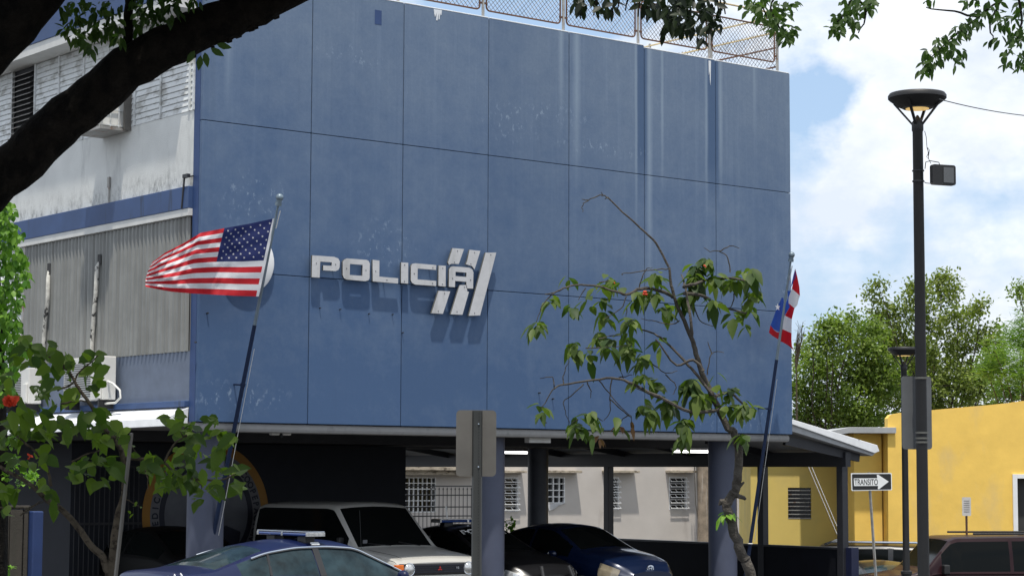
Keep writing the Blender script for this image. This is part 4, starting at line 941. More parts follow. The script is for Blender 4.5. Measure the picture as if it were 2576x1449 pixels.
# back of a sign strapped to the tall post
sp1 = thing('sign_panel', at(2306, 1040, 26.7), 'grey back of a rounded sign panel strapped to the tall lamp post', 'sign')
Ws = Wall(2306, 26.68, math.degrees(YAW)-90+8)
mb = MB(); a, b = Ws.hit(2268, 946), Ws.hit(2345, 1130); mb.prism([rrect(a[0], b[0], b[1], a[1], .04)[:-1]], lambda u, v, d: Ws.P(u, v, d), 0, -.02); mb.build('panel', M['alu'], sp1)
for py in (950, 1088, 1102, 1112): p = at(2313.5, py, 26.5); MB().lathe([(.081, -.012), (.081, .012)], Vector((c1_.x, c1_.y, p.z)), 16).build('strap', M['signedge'], sp1)
# worn paint patch on the post is part of it
# one-way sign
ow = thing('one_way_sign', (at(2200, 1400, 46).x, at(2200, 1400, 46).y, -1.37), 'black and white one way arrow sign reading TRANSITO on a leaning galvanised post', 'sign')
Wt = Wall(2194, 46, math.degrees(YAW)-90+10)
def tz(x, y): return Wt.hit(2900*.6605+x*.2564 if False else (2900+x/2.576)*.66051, (1633+y/2.576)*.66051)
def quadr(pts, d0, d1, name, mt): mb = MB(); mb.prism([[tz(*p) for p in pts]], lambda u, v, d: Wt.P(u, v, d), d1, d0); return mb.build(name, mt, ow)
quadr([(878, 440), (884, 432), (1270, 430), (1278, 437), (1282, 592), (1276, 600), (892, 607), (884, 600)], -.012, 0, 'plate', M['signw'])
quadr([(888, 450), (895, 442), (1262, 440), (1270, 446), (1273, 584), (1266, 592), (900, 597), (892, 590)], .001, .004, 'black_field', M['signk'])
quadr([(905, 484), (1136, 482), (1130, 452), (1142, 446), (1248, 516), (1150, 592), (1140, 584), (1144, 557), (908, 559)], .005, .008, 'arrow', M['signw'])
mb = MB(); ce = tz(1026, 520); wd_ = tz(1142, 520)[0]-tz(912, 520)[0]
vs_, fs_ = text_polys('TRANSITO', 1, .012); x0_ = min(v[0] for v in vs_); x1_ = max(v[0] for v in vs_); y0_ = min(v[1] for v in vs_); y1_ = max(v[1] for v in vs_)
hh_ = (tz(1026, 490)[1]-tz(1026, 549)[1])
mb.add([Wt.P(ce[0]+((v[0]-x0_)/(x1_-x0_)-.5)*wd_, ce[1]+((v[1]-y0_)/(y1_-y0_)-.5)*hh_, .010) for v in vs_], fs_); mb.build('lettering', M['signk'], ow, recalc=False)
pa, pb = tz(1060, 425), tz(1130, 1443); mb = MB(); A_ = Wt.P(*pa, -.05); B_ = Wt.P(*pb, -.05); mb.bar(B_+(B_-A_)*.15, A_, .055, .03); mb.build('post', M['galv'], ow)
# small regulation sign by the yellow wall
ps = thing('small_sign', (at(2431, 1340, 53).x, at(2431, 1340, 53).y, -1.37), 'small pale parking notice on a rusty post against the yellow wall', 'sign')
Wp = Wall(2431, 53, -38); a, b = Wp.hit(2420, 1250), Wp.hit(2443, 1297)
mb = MB(); mb.prism([rrect(a[0], b[0], b[1], a[1], .03)[:-1]], lambda u, v, d: Wp.P(u, v, d), 0, -.01); mb.build('plate', M['sealgrey'] if False else mat('faded_plate', (.55, .53, .50), .6), ps)
mb = MB(); 
for i in range(6): zz = a[1]-.1-i*.055; Wp.box(mb, a[0]+.04, b[0]-.04, zz, zz+.012, .002, .004)
mb.build('faded_lines', M['sgrey'], ps)
p0 = Wp.P((a[0]+b[0])/2, b[1], -.03); MB().bar((p0.x, p0.y, -1.37), p0+Vector((0, 0, .1)), .04).build('post', M['rust'], ps)
# blank back of a sign on its channel post
bs = thing('street_sign', (at(1200, 1400, 17).x, at(1200, 1400, 17).y, G0), 'blank metal back of a sign on a perforated channel post, lower centre', 'sign')
Wb = Wall(1199, 17, math.degrees(YAW)-90+3)
mb = MB(); a, b = Wb.hit(1148, 1031), Wb.hit(1248, 1198); mb.prism([rrect(a[0], b[0], b[1], a[1], .035)[:-1]], lambda u, v, d: Wb.P(u, v, d), -.01, -.014); mb.build('plate', M['sgrey'], bs)
ua, ub = Wb.hit(1187, 1200)[0], Wb.hit(1213, 1200)[0]; zt_ = Wb.hit(1200, 1033)[1]
mb = MB(); sx_ = [(ua, .0), (ua+.012, .035), (ub-.012-.0, .035), (ub, .0), (ub+.0, -.004), (ub-.016, .030), (ua+.016, .030), (ua, -.004)]
vs = [Wb.P(u, z, d) for z in (G0-.05, zt_) for u, d in sx_]; n = 8
mb.add(vs, [(i, (i+1) % n, n+(i+1) % n, n+i) for i in range(n)]+[tuple(range(8, 16))]); mb.build('post', M['uch'], bs)
mb = MB(); zz = zt_-.03
while zz > .3: Wb.box(mb, (ua+ub)/2+.008, (ua+ub)/2+.015, zz, zz+.009, .0355, .037); zz -= .025
mb.build('holes', M['signk'], bs)
mb = MB()
for zz in (zt_-.11, zt_-.46): mb.sphere(Wb.P((ua+ub)/2+.011, zz, .037), .009, 8)
mb.build('bolt', M['chrome'], bs)

# ------------------------------------------------------------------ bottom left posts
bp_ = MB(); a = onX(87, 1283, -1.2); 
bp = thing('blue_post', (a.x, a.y, G0), 'short square blue post at the lower left beside the stained fence', 'post')
mb = MB(); l, r_ = at(74, 1285, 34), at(108, 1285, 34); w_ = (r_-l).length; c = (l+r_)/2
mb.box((-w_*.42, -w_*.42, G0), (w_*.42, w_*.42, c.z), mtx=Matrix.Translation((c.x, c.y, 0))); mb.build('shaft', M['postblue'], bp, bevel=.02)
cf = thing('concrete_fence', (at(30, 1400, 34).x, at(30, 1400, 34).y, G0), 'stained concrete slab fence in the lower left corner', 'fence')
Wc = Wall(30, 34, math.degrees(YAW)-90)
for i, (xa, xb) in enumerate(((-60, -20), (-18, 24), (26, 58), (60, 71))):
    mb = MB(); ua, zt_ = Wc.hit(xa, 1281-(i % 2)*2); ub, _ = Wc.hit(xb, 1281); Wc.box(mb, ua, ub, G0, zt_, -.12, 0-.02*(i % 2)); mb.build('slab', M['concd'], cf, bevel=.01)
gd = MB(); Wc.box(gd, Wc.hit(-60, 1300)[0], Wc.hit(72, 1300)[0], zt_+.005, zt_+.05, -.13, .01); gd.build('coping', M['concd'], cf, bevel=.01)

# ------------------------------------------------------------------ vehicles
def interp(pts, x, smooth=.0):
    xs = [p[0] for p in pts]; ys = [p[1] for p in pts]
    if not smooth: return float(np.interp(x, xs, ys))
    return float(np.mean([np.interp(x+d, xs, ys) for d in np.linspace(-smooth, smooth, 9)]))
KC = 1.28
class Car:
    """x forward, y left, z up; one dense shell cut into body and glass"""
    def __init__(s, name, label, cat, loc, heading, paint, top, belt, hwb, hwt, wind, rear, side, zs=.22, sm=.10, glassmat='glass', crown=.05, group=None, boxy=False, wheels=(1.35, -1.3), wr=.32, glass_h=(.08, .92)):
        s.T = Matrix.Identity(4)
        s.t = thing(name, loc, label, cat, group); s.paint = paint; s.t.rotation_euler = (0, 0, math.radians(heading)); s.t.scale = (KC, KC, KC); LOCAL.add(s.t.name)
        s.top, s.belt, s.hwb, s.hwt, s.sm = top, belt, hwb, hwt, sm
        x0, x1 = top[0][0], top[-1][0]; n = int((x1-x0)/.035); xs = [x0+(x1-x0)*i/n for i in range(n+1)]
        gh0, gh1 = glass_h; s.rings = []; s.xs = xs
        for x in xs:
            zt = interp(top, x, sm); zb = min(interp(belt, x, sm), zt-.012); wb = interp(hwb, x, sm*.7); wt = interp(hwt, x, sm); h = zt-zb
            wt = min(wt, wb-.02)
            R = [(wb*.93, zs), (wb*.985, zs+.16), (wb, zs+(zb-zs)*.45), (wb*.995, zb-.14*(1 if zb-zs > .3 else .3)), (wb*.975, zb-.03), (wb*.955, zb)]
            wbg = wb*.945
            R += [(wbg+(wt-wbg)*gh0, zb+h*gh0), (wbg+(wt-wbg)*.5+.012, zb+h*.5), (wbg+(wt-wbg)*gh1, zb+h*gh1*.97)]
            cr = crown if h > .15 else crown*.6
            R += [(wt*.975, zb+h*.965-.0), (wt*.90, zt+.0), (wt*.6, zt+cr*.55), (wt*.3, zt+cr*.9), (0, zt+cr)]
            s.rings.append(R)
        m_ = len(s.rings[0]); s.m = m_
        def loop(x, R): return [s.T @ Vector((x, y, z)) for y, z in R] + [s.T @ Vector((x, -y, z)) for y, z in reversed(R[:-1])]
        vs = [v for x, R in zip(xs, s.rings) for v in loop(x, R)]; k = 2*m_-1
        body, gl = {}, {'windscreen': [], 'rear_window': [], 'side_window': []}; bf = []
        for i in range(n):
            xm = (xs[i]+xs[i+1])/2; h = interp(top, xm, sm)-interp(belt, xm, sm)
            for j in range(k-1):
                jj = j if j < m_-1 else k-2-j
                f = (i*k+j, i*k+j+1, (i+1)*k+j+1, (i+1)*k+j); key = None
                if jj in (6, 7) and h > .13 and any(a < xm < b for a, b in side): key = 'side_window'
                elif jj >= 10 and wind[0] < xm < wind[1]: key = 'windscreen'
                elif jj >= 10 and rear and rear[0] < xm < rear[1]: key = 'rear_window'
                (gl[key] if key else bf).append(f)
        for e in (0, n): bf.append(tuple(e*k+j for j in (range(k) if e == 0 else range(k-1, -1, -1))))
        bf += [(i*k, (i+1)*k, (i+1)*k+k-1, i*k+k-1) for i in range(n)]
        def sub(fs, name, mt, par):
            used = sorted({i for f in fs for i in f}); mp = {a: b for b, a in enumerate(used)}; mb = MB()
            mb.add([vs[i] for i in used], [tuple(mp[i] for i in f) for f in fs]); return mb.build(name, mt, par, smooth=38)
        s.body = sub(bf, 'body', paint, s.t)
        if gl['windscreen']: sub(gl['windscreen'], 'windscreen', M[glassmat], s.t)
        if gl['rear_window']: sub(gl['rear_window'], 'rear_window', M[glassmat], s.t)
        for sgn in (0, 1):
            for a, b in side:
                fs = [f for f in gl['side_window'] if a < xs[f[0]//k]+.017 < b and ((f[0] % k) < m_) == (sgn == 0)]
                if fs: sub(fs, 'side_window', M[glassmat], s.t)
        for wx in wheels:
            for sgn in (1, -1):
                wy = interp(hwb, wx)*sgn*.90; c = Vector((wx, wy, wr)); Rm = s.T.to_3x3() @ Matrix.Rotation(math.radians(90), 3, 'X')
                t_ = MB().lathe([(wr*.6, -.10), (wr*.93, -.11), (wr, -.08), (wr, .08), (wr*.93, .11), (wr*.6, .10)], s.T @ c, 22, mtx=Rm).build('wheel', M['tyre'], s.t, smooth=40)
                r_ = MB().lathe([(wr*.12, -.115), (wr*.58, -.105), (wr*.6, .105), (wr*.12, .115)], s.T @ c, 16, mtx=Rm).build('rim', M['sgrey'], t_)
                r_.parent = t_; r_.matrix_parent_inverse = Matrix.Identity(4); 
                t_['_'] = 0; del t_['_']
                r_.matrix_parent_inverse = (Matrix.Translation(loc) @ t_.matrix_parent_inverse).inverted() if False else Matrix.Identity(4)
    def p(s, x, y, z): return s.T @ Vector((x, y, z))
    def part(s, name, mt, fn, **kw): mb = MB(); fn(mb); return mb.build(name, mt, s.t, **kw)
    def box(s, name, mt, lo, hi, bevel=.01): mb = MB(); mb.box(lo, hi, mtx=s.T); return mb.build(name, mt, s.t, bevel=bevel)
    def patch(s, name, mt, x0, x1, j0, j1, side, out=.007):
        idx = [i for i, x in enumerate(s.xs) if x0 <= x <= x1]; mb = MB(); nj = j1-j0+1
        vs = [s.p(s.xs[i]+out*.5, side*(s.rings[i][j][0]+out), s.rings[i][j][1]+out*.6) for i in idx for j in range(j0, j1+1)]
        mb.add(vs, [(a*nj+b, a*nj+b+1, (a+1)*nj+b+1, (a+1)*nj+b) for a in range(len(idx)-1) for b in range(nj-1)]); return mb.build(name, mt, s.t, smooth=40)
    def row(s, j, x0, x1, out=.012, side=1):
        return [s.p(x, side*(R[j][0]+out), R[j][1]+.004) for x, R in zip(s.xs, s.rings) if x0 <= x <= x1]
    def ztop(s, x): i = min(range(len(s.xs)), key=lambda i: abs(s.xs[i]-x)); return s.rings[i][-1][1]
    def surf(s, x, j, side=1, out=.0): i = min(range(len(s.xs)), key=lambda i: abs(s.xs[i]-x)); R = s.rings[i][j]; return s.p(x, side*(R[0]+out), R[1])
    def frontface(s, y, z, out=0, end=1):
        # x of the shell at given y, z looking from the end
        best = None
        rng = list(zip(s.xs, s.rings)); rng = rng[::-1] if end == 1 else rng
        for x, R in rng:
            for (ya, za), (yb, zb_) in zip(R[:-1], R[1:]):
                pass
            ws = [r[0] for r in R if r[1] <= z+.02] or [0]; zmax = R[-1][1]; w = max(r[0] for r in R)
            if z <= zmax-.0 and abs(y) <= float(np.interp(z, sorted(r[1] for r in R), [q[0] for q in sorted(((r[0], r[1]) for r in R), key=lambda q: q[1])])): return x+out*end
        return rng[0][0]

SED_BELT = [(-2.42, .72), (-2.2, .92), (-1.0, .97), (.9, .93), (2.1, .72), (2.42, .60)]
def sedan(name, label, loc, heading, paint, L=1.0, roof=1.46, lower=0, glassmat='glass', cat='car', nose=0.0, hood=.95, trunk=1.04, group=None, bup=0, wd=1.0):
    top = [(-2.42, .78), (-2.34, trunk-.06), (-2.2, trunk), (-1.72, trunk+.03), (-1.0, roof-.08), (-.55, roof-.01), (-.1, roof), (.3, roof-.03), (1.18, hood+.04), (1.7, hood-.03), (2.2, hood-.16), (2.42, hood-.34)]
    hwb = [(-2.42, .66), (-2.25, .82), (-1.6, .90), (0, .915), (1.5, .90), (2.1, .80), (2.35, .62), (2.42, .50)]
    hwt = [(-2.42, .55), (-2.1, .72), (-1.7, .70), (-.8, .58), (.2, .59), (1.0, .70), (1.3, .76), (2.1, .68), (2.42, .42)]
    top = [(a*L, b) for a, b in top]; hwb = [(a*L, b) for a, b in hwb]; hwt = [(a*L, b) for a, b in hwt]; belt = [(a*L, b+(bup if a < 0 else bup*.55 if a < 1 else 0)) for a, b in SED_BELT]; hwb = [(a, b*wd) for a, b in hwb]; hwt = [(a, b*wd) for a, b in hwt]
    return Car(name, label, cat, loc, heading, paint, top, belt, hwb, hwt, (.36*L, 1.12*L), (-1.68*L, -.95*L), [(-1.42*L, -.32*L), (-.24*L, .95*L)], glassmat=glassmat, wheels=(1.42*L, -1.38*L), group=group)

def lightbar(c, x, y_half, z, dz=.11, two=False):
    root = MB(); root.box((x-.13, -y_half, z+.045), (x+.13, y_half, z+dz), mtx=c.T); lb = root.build('light_bar', M['bluelens'], c.t, bevel=.02)
    for yy in (-y_half*.62, y_half*.62): c.box('bar_foot', M['plastic'], (x-.07, yy-.10, z-.06), (x+.07, yy+.10, z+.044))
    c.box('bar_top', M['chrome'], (x-.132, -y_half-.004, z+dz+.001), (x+.132, y_half+.004, z+dz+.018), bevel=.005)
    for k, yy in enumerate((-y_half-.01, -.02, y_half-.03)): c.box('bar_divider', M['lens'] if k != 1 else M['chrome'], (x-.136, yy, z+.043), (x+.136, yy+.04, z+dz+.001), bevel=.004)

# near police sedan
pos = at(733, 1350, 34.4); pc_ = sedan('police_car', 'navy blue police sedan with chrome window trim and a roof light bar, nearest the camera', (pos.x+.30, pos.y, G0), 0, M['navycar'], roof=1.47, L=1.04, glassmat='glassb', cat='police car', trunk=1.13, hood=.95, bup=.10)
for sgn in (1, -1):
    pc_.part('window_trim', M['chrome'], lambda mb: mb.tube(pc_.row(8, -1.25, 1.05, .018, sgn), .016, 6))
    pc_.part('window_trim', M['chrome'], lambda mb: mb.tube(pc_.row(5, -1.35, 1.05, .010, sgn), .012, 6))
    k = pc_.surf(.86, 5, sgn, .10); 
    mb = MB(); mb.sphere(k+Vector((0, 0, .06)), .10, 12, sc=(.7, 1.0, .75)); mr_ = mb.build('side_mirror', M['navycar'], pc_.t, smooth=True)
    mb = MB(); a, b = pc_.surf(-.28, 6, sgn, .006), pc_.surf(-.28, 8, sgn, .012); mb.bar(a, b, .09, .012, up=Vector((0, 1, 0))); mb.build('door_pillar', M['plastic'], pc_.t)
    for sx in (-1.05,): mb = MB(); a, b = pc_.surf(sx, 6, sgn, .007), pc_.surf(sx+.06, 8, sgn, .012); mb.bar(a, b, .035, .010, up=Vector((0, 1, 0))); mb.build('window_divider', M['plastic'], pc_.t)
for sgn in (-1,):
    for sx in (-2.42, -2.35, -2.28):
        mb = MB(); pts_ = [pc_.surf(sx+.05*k_/4, [2, 3, 4, 5, 9, 10][k_], sgn, .006)+Vector((0, 0, .005)) for k_ in range(6)]
        for a, b in zip(pts_[:-1], pts_[1:]): mb.bar(a, b, .028, .010, up=Vector((1, 0, 0)))
        mb.build('white_stripe', M['signw'], pc_.t)
a = pc_.surf(-.20, 9, -1, .004); pc_.part('roof_tag', M['signw'], lambda mb: mb.bar(pc_.surf(-.24, 9, -1, .016), pc_.surf(-.24, 10, -1, .02)+Vector((0, 0, .014)), .12, .012, up=Vector((0, 1, 0))))
lightbar(pc_, -.25, .60, 1.515, .09)
# seats and parcel shelf seen through the glass
pc_.box('seats', M['plastic'], (-.35, -.6, .5), (-.15, .6, 1.12), bevel=.05); 

# white off-roader
pos = at(1104, 1424, 43.3)
def suv_white():
    top = [(-2.35, 1.62), (-2.28, 1.78), (-2.0, 1.83), (.0, 1.84), (.20, 1.81), (.92, 1.13), (1.1, 1.11), (1.9, 1.01), (2.12, .95), (2.14, .88)]
    belt = [(-2.35, 1.09), (.9, 1.09), (1.2, 1.03), (2.1, .93), (2.14, .88)]
    hwb = [(-2.35, .84), (-2.2, .90), (1.9, .90), (2.10, .88), (2.14, .87)]; hwt = [(-2.35, .72), (-2.1, .75), (.2, .75), (.95, .84), (2.0, .82), (2.14, .80)]
    return Car('off_roader', 'white boxy off-road car parked nose out with round headlamps and amber indicators', 'car', (pos.x, pos.y+2.14*KC, G0), -90, M['whitecar'], top, belt, hwb, hwt, (.24, .90), None, [(-2.2, .72)], sm=.05, crown=.035, wheels=(1.35, -1.3), wr=.37, glass_h=(.05, .93))
w = suv_white(); fx = 2.14
w.box('grille', M['plastic'], (fx-.03, -.50, .74), (fx+.015, .50, .90), .01)
mb = MB()
for zz in (.765, .80, .835, .87): mb.box((fx+.016, -.50, zz), (fx+.03, .50, zz+.012), mtx=w.T)
mb.build('grille_bars', M['sealnavy'], w.t)
w.box('grille_surround', M['plastic'], (fx-.035, -.80, .715), (fx+.005, .80, .915), .015)
for sgn in (1, -1):
    Rm = w.T.to_3x3() @ Matrix.Rotation(math.radians(90), 3, 'Y')
    w.part('headlight', M['lens'], lambda mb: mb.lathe([(.005, .045), (.05, .04), (.085, .02), (.098, 0), (.098, -.03)], w.p(fx+.012, sgn*.60, .82), 24, mtx=Rm), smooth=True)
    w.part('headlight_rim', M['chrome'], lambda mb: mb.tube([w.p(fx+.014, sgn*.60+.101*math.cos(a), .82+.101*math.sin(a)) for a in np.linspace(0, 2*math.pi, 25)], .008, 5))
    w.box('indicator', M['amber'], (fx-.10, sgn*.785-.075, .735), (fx+.02, sgn*.785+.075, .90), .012)
w.box('bumper', M['sgrey'], (fx-.1, -.86, .44), (fx+.14, .86, .60), .03)
w.box('number_plate', M['signw'], (fx+.141, -.16, .46), (fx+.15, .16, .58), .003)
def rhombs(mb):
    for k in range(3):
        a = math.radians(90+120*k); c, s_ = math.cos(a), math.sin(a); r_ = .045
        q_ = [(0, 0), (r_*.5, r_*.29), (r_, 0), (r_*.5, -r_*.29)]
        mb.add([w.p(fx+.034, x*c-y*s_, .822+x*s_+y*c) for x, y in q_], [(0, 1, 2, 3)])
w.part('emblem', M['redlens'], rhombs, recalc=False)
w.part('lettering', M['chrome'], lambda mb: add_text(mb, 'V6', lambda u, v: w.p(fx+.034, .36+u, .83+v), .06, bold=.001), recalc=False)
w.part('wiper', M['plastic'], lambda mb: (mb.tube([w.p(.93, .5, 1.15), w.p(.86, .1, 1.215)], .008, 5), mb.tube([w.p(.93, -.1, 1.16), w.p(.87, -.52, 1.20)], .008, 5)))
for sgn in (1, -1): w.part('side_mirror', M['plastic'], lambda mb: mb.box((.50, sgn*.86-.06, 1.12), (.60, sgn*.86+.10, 1.30), mtx=w.T), bevel=.02)
w.part('aerial', M['plastic'], lambda mb: mb.tube([w.p(1.02, -.76, 1.0), w.p(.98, -.78, 1.75)], .004, 4))
w.part('hood_seam', M['plastic'], lambda mb: [mb.tube([w.p(x, sg*.72, interp([(1.0, 1.105), (1.9, 1.030), (2.1, .985)], x)+.012) for x in np.linspace(1.0, 2.1, 8)], .004, 4) for sg in (1, -1)])
w.part('sticker', M['sealgrey'], lambda mb: mb.box((.85, -.62, 1.20), (.852, -.53, 1.26), mtx=w.T))

# black police car behind the column
pos = onX(1166, 1305, 9.13)
k2 = sedan('police_car', 'black police car with roof light bar parked behind the left middle column', (pos.x, pos.y-.2, G0), -90, M['blackcar'], roof=1.42, cat='police car', hood=.95, wd=.95)
lightbar(k2, -.15, .62, 1.45, .09)
k2.part('lettering', M['signw'], lambda mb: add_text(mb, 'POLICIA', lambda u, v: k2.p(.50-v*.8, u-.06, k2.ztop(.50-v*.8)+.022-.05*(abs(u)/.6)), .22, sx=1.2, bold=.006), recalc=False)
for sgn in (1, -1): k2.patch('headlight', M['lens'], 1.98, 2.30, 3, 6, sgn)
k2.part('bull_bar', M['plastic'], lambda mb: [mb.tube([k2.p(2.45, sg*.33, .35), k2.p(2.52, sg*.33, .6), k2.p(2.42, sg*.30, .80)], .035, 8) for sg in (1, -1)]+[mb.tube([k2.p(2.52, -.33, .6), k2.p(2.52, .33, .6)], .025, 8)])
k2.part('badge', M['sealgrey'], lambda mb: add_text(mb, 'PATRULLA', lambda u, v: k2.p(2.05-v*.8, u, .80+v*.35), .06), recalc=False) if False else None

# blue sedan
pos = at(1636, 1431, 46.6)
by = sedan('parked_car', 'glossy dark blue rounded sedan parked nose out under the building', (pos.x, pos.y+2.2*KC, G0-.05), -90, M['bluecar'], L=.93, wd=.93, roof=1.46, hood=1.0, trunk=1.08)
for sgn in (1, -1):
    by.patch('headlight', M['lensy'], 1.66, 2.10, 3, 7, sgn)
    k = by.surf(.62, 5, sgn, .12); by.part('side_mirror', M['bluecar'], lambda mb: mb.sphere(k+Vector((0, 0, .05)), .10, 12, sc=(1.0, .7, .7)), smooth=True)
by.part('emblem', M['chrome'], lambda mb: [mb.tube([by.p(2.20, rx*math.cos(a)+0, .765+rz*math.sin(a)) for a in np.linspace(0, 2*math.pi, 20)], .008, 5) for rx, rz in ((.075, .05), (.03, .05))]+[mb.tube([by.p(2.205, .055*math.cos(a), .782+.02*math.sin(a)) for a in np.linspace(0, 2*math.pi, 14)], .007, 5)])
by.box('grille', M['plastic'], (2.14, -.28, .58), (2.21, .28, .66))
by.part('wiper', M['plastic'], lambda mb: mb.tube([by.p(.98, .3, 1.07), by.p(.86, -.1, 1.12)], .007, 4))

# dark car in the shade at the left
pos = at(440, 1330, 45.5); dk2 = sedan('parked_car', 'black sedan almost lost in the shade below the round seal', (pos.x, pos.y, G0), -90, M['shadecar'], roof=1.40)
for sgn in (1, -1): dk2.part('headlight', M['lens'], lambda mb: mb.sphere(dk2.p(2.16, sgn*.62, .66), .13, 12, sc=(1, .9, .4)), smooth=True)
dk2.part('hood_edge', M['chrome'], lambda mb: mb.tube([dk2.p(1.3, -.3, 1.0), dk2.p(1.3, .15, 1.0)], .010, 4))

# cars behind the carport
ZG = -1.37
pos = at(2110, 1400, 58)
sv = Car('parked_car', 'dark estate car with silver roof rails, partly hidden by the low navy wall', 'car', (pos.x, pos.y, ZG-.28), 128, M['blackcar'],
         [(-2.3, .9), (-2.25, 1.55), (-2.05, 1.68), (-1.0, 1.72), (.3, 1.70), (1.2, 1.08), (1.9, .98), (2.3, .72)], [(-2.3, .95), (1.0, .98), (2.3, .68)],
         [(-2.3, .78), (-2.1, .9), (1.8, .9), (2.3, .6)], [(-2.3, .6), (-2, .68), (.3, .66), (1.3, .78), (2.3, .5)], (.45, 1.12), (-2.28, -2.06), [(-1.95, -1.2), (-1.1, -.2), (-.1, .9)])
for sgn in (1, -1): sv.part('roof_rail', M['chrome'], lambda mb: mb.tube([sv.p(x, sgn*.62, z) for x, z in ((-1.8, 1.73), (-1.7, 1.78), (.1, 1.78), (.25, 1.72))], .028, 6))
sv.box('spoiler', M['plastic'], (-2.5, -.55, 1.64), (-2.1, .55, 1.69), .02); sv.box('brake_light', M['redlens'], (-2.52, -.25, 1.60), (-2.46, .25, 1.66), .01)
pos = at(2205, 1440, 52.6)
hs_ = sedan('parked_car', 'black sedan seen from behind next to the leaning arrow sign post', (pos.x+.9, pos.y+.9, ZG-.2), 62, M['blackcar'], roof=1.40, L=.93, trunk=1.08, glassmat='glassb')
for sgn in (1, -1): hs_.patch('tail_light', M['redlens'], -2.2, -1.9, 2, 5, sgn)
hs_.box('number_plate', M['plastc'], (-2.30, -.16, .78), (-2.27, .16, .92), .004)
hs_.part('lettering', M['chrome'], lambda mb: add_text(mb, 'ACCENT', lambda u, v: hs_.p(-2.262, .42-u, 1.0+v), .085), recalc=False)
hs_.part('emblem', M['chrome'], lambda mb: (mb.tube([hs_.p(-2.262, .075*math.cos(a), 1.0+.045*math.sin(a)) for a in np.linspace(0, 2*math.pi, 18)], .007, 5), mb.tube([hs_.p(-2.264, -.03, .965), hs_.p(-2.264, -.018, 1.035)], .007, 4), mb.tube([hs_.p(-2.264, .018, .965), hs_.p(-2.264, .03, 1.035)], .007, 4)))

# maroon van
pos = at(2478, 1440, 52)
mv = Car('parked_van', 'dark maroon boxy people carrier with black windows in the lower right corner', 'van', (pos.x, pos.y, ZG), 150, M['maroon'],
         [(-2.6, .9), (-2.57, 1.72), (-2.45, 1.80), (-.5, 1.83), (.85, 1.81), (1.0, 1.76), (1.48, 1.22), (1.7, 1.14), (2.3, 1.06), (2.5, .98), (2.6, .6)], [(-2.6, 1.12), (1.3, 1.12), (1.6, 1.05), (2.5, .95), (2.6, .55)],
         [(-2.6, .82), (-2.4, .93), (1.9, .93), (2.4, .88), (2.6, .7)], [(-2.6, .72), (-2.3, .76), (.8, .74), (1.4, .84), (2.3, .80), (2.6, .62)], (1.02, 1.46), (-2.59, -2.5), [(-2.4, -1.35), (-1.27, -.25), (-.17, 1.2)], sm=.025, crown=.02, wheels=(1.6, -1.6), wr=.35, glass_h=(.06, .90))
for sgn in (1, -1):
    mv.part('side_mirror', M['plastic'], lambda mb: mb.box((1.1, sgn*.98-.08, 1.12), (1.22, sgn*.98+.08, 1.30), mtx=mv.T), bevel=.02)
    mv.part('window_trim', M['chrome'] if False else M['maroon'], lambda mb: mb.tube(mv.row(5, -2.45, 1.5, .012, sgn), .018, 6))
    mv.part('roof_rail', M['plastic'], lambda mb: mb.tube([mv.p(x, sgn*.70, 1.875) for x in (-2.1, .5)], .02, 6))

# ------------------------------------------------------------------ trees and leaves
def rnd(a, b): return random.uniform(a, b)
def rvec():
    while True:
        v = Vector((rnd(-1, 1), rnd(-1, 1), rnd(-1, 1)))
        if .05 < v.length < 1: return v.normalized()
def leaf(mb, base, tip_dir, up, L, wd, droop=.25, tint=.5, mi=0):
    d = tip_dir.normalized(); n = (up-d*up.dot(d)); n = n.normalized() if n.length > .01 else d.orthogonal().normalized(); s_ = d.cross(n)
    def P(t, w_, f=0): return base + d*L*t - Vector((0, 0, 1))*L*droop*t*t + s_*wd*w_ + n*(f*wd)
    vs = [P(0, 0), P(.22, -.38, .10), P(.22, 0), P(.22, .38, .10), P(.5, -.52, .14), P(.5, 0), P(.5, .52, .14), P(.8, -.28, .08), P(.8, 0), P(.8, .28, .08), P(1, 0)]
    mb.add(vs, [(0, 2, 1), (0, 3, 2), (1, 2, 5, 4), (2, 3, 6, 5), (4, 5, 8, 7), (5, 6, 9, 8), (7, 8, 10), (8, 9, 10)], mi, tint)
def leaf_s(mb, base, d, up, L, wd, tint=.5, mi=0):
    n = (up-d*up.dot(d)); n = n.normalized() if n.length > .01 else d.orthogonal().normalized(); s_ = d.cross(n)
    mb.add([base, base+d*L*.45-s_*wd*.5+n*wd*.1, base+d*L, base+d*L*.45+s_*wd*.5+n*wd*.1], [(0, 1, 2, 3)], mi, tint)
def whorl(mb, c, n, L, wd, tint0=.5, drooped=.35, mi=0, spread=1.0, pet=.3):
    """a rosette of leaves hanging from a shoot tip"""
    a0 = rnd(0, 6.28)
    for k in range(n):
        a = a0+k*2.399; el = rnd(-.9, .25); v = Vector((math.cos(a)*math.cos(el), math.sin(a)*math.cos(el), math.sin(el)*spread))
        b = c + v*L*pet*rnd(.1, .6)+Vector((0, 0, rnd(-.3, .3)*L))
        leaf(mb, b, v+Vector((0, 0, -.35)), Vector((0, 0, 1))+rvec()*.35, L*rnd(.5, 1.2), wd*rnd(.6, 1.2), rnd(.0, drooped+.35), min(1, max(0, tint0+rnd(-.4, .4))), mi)
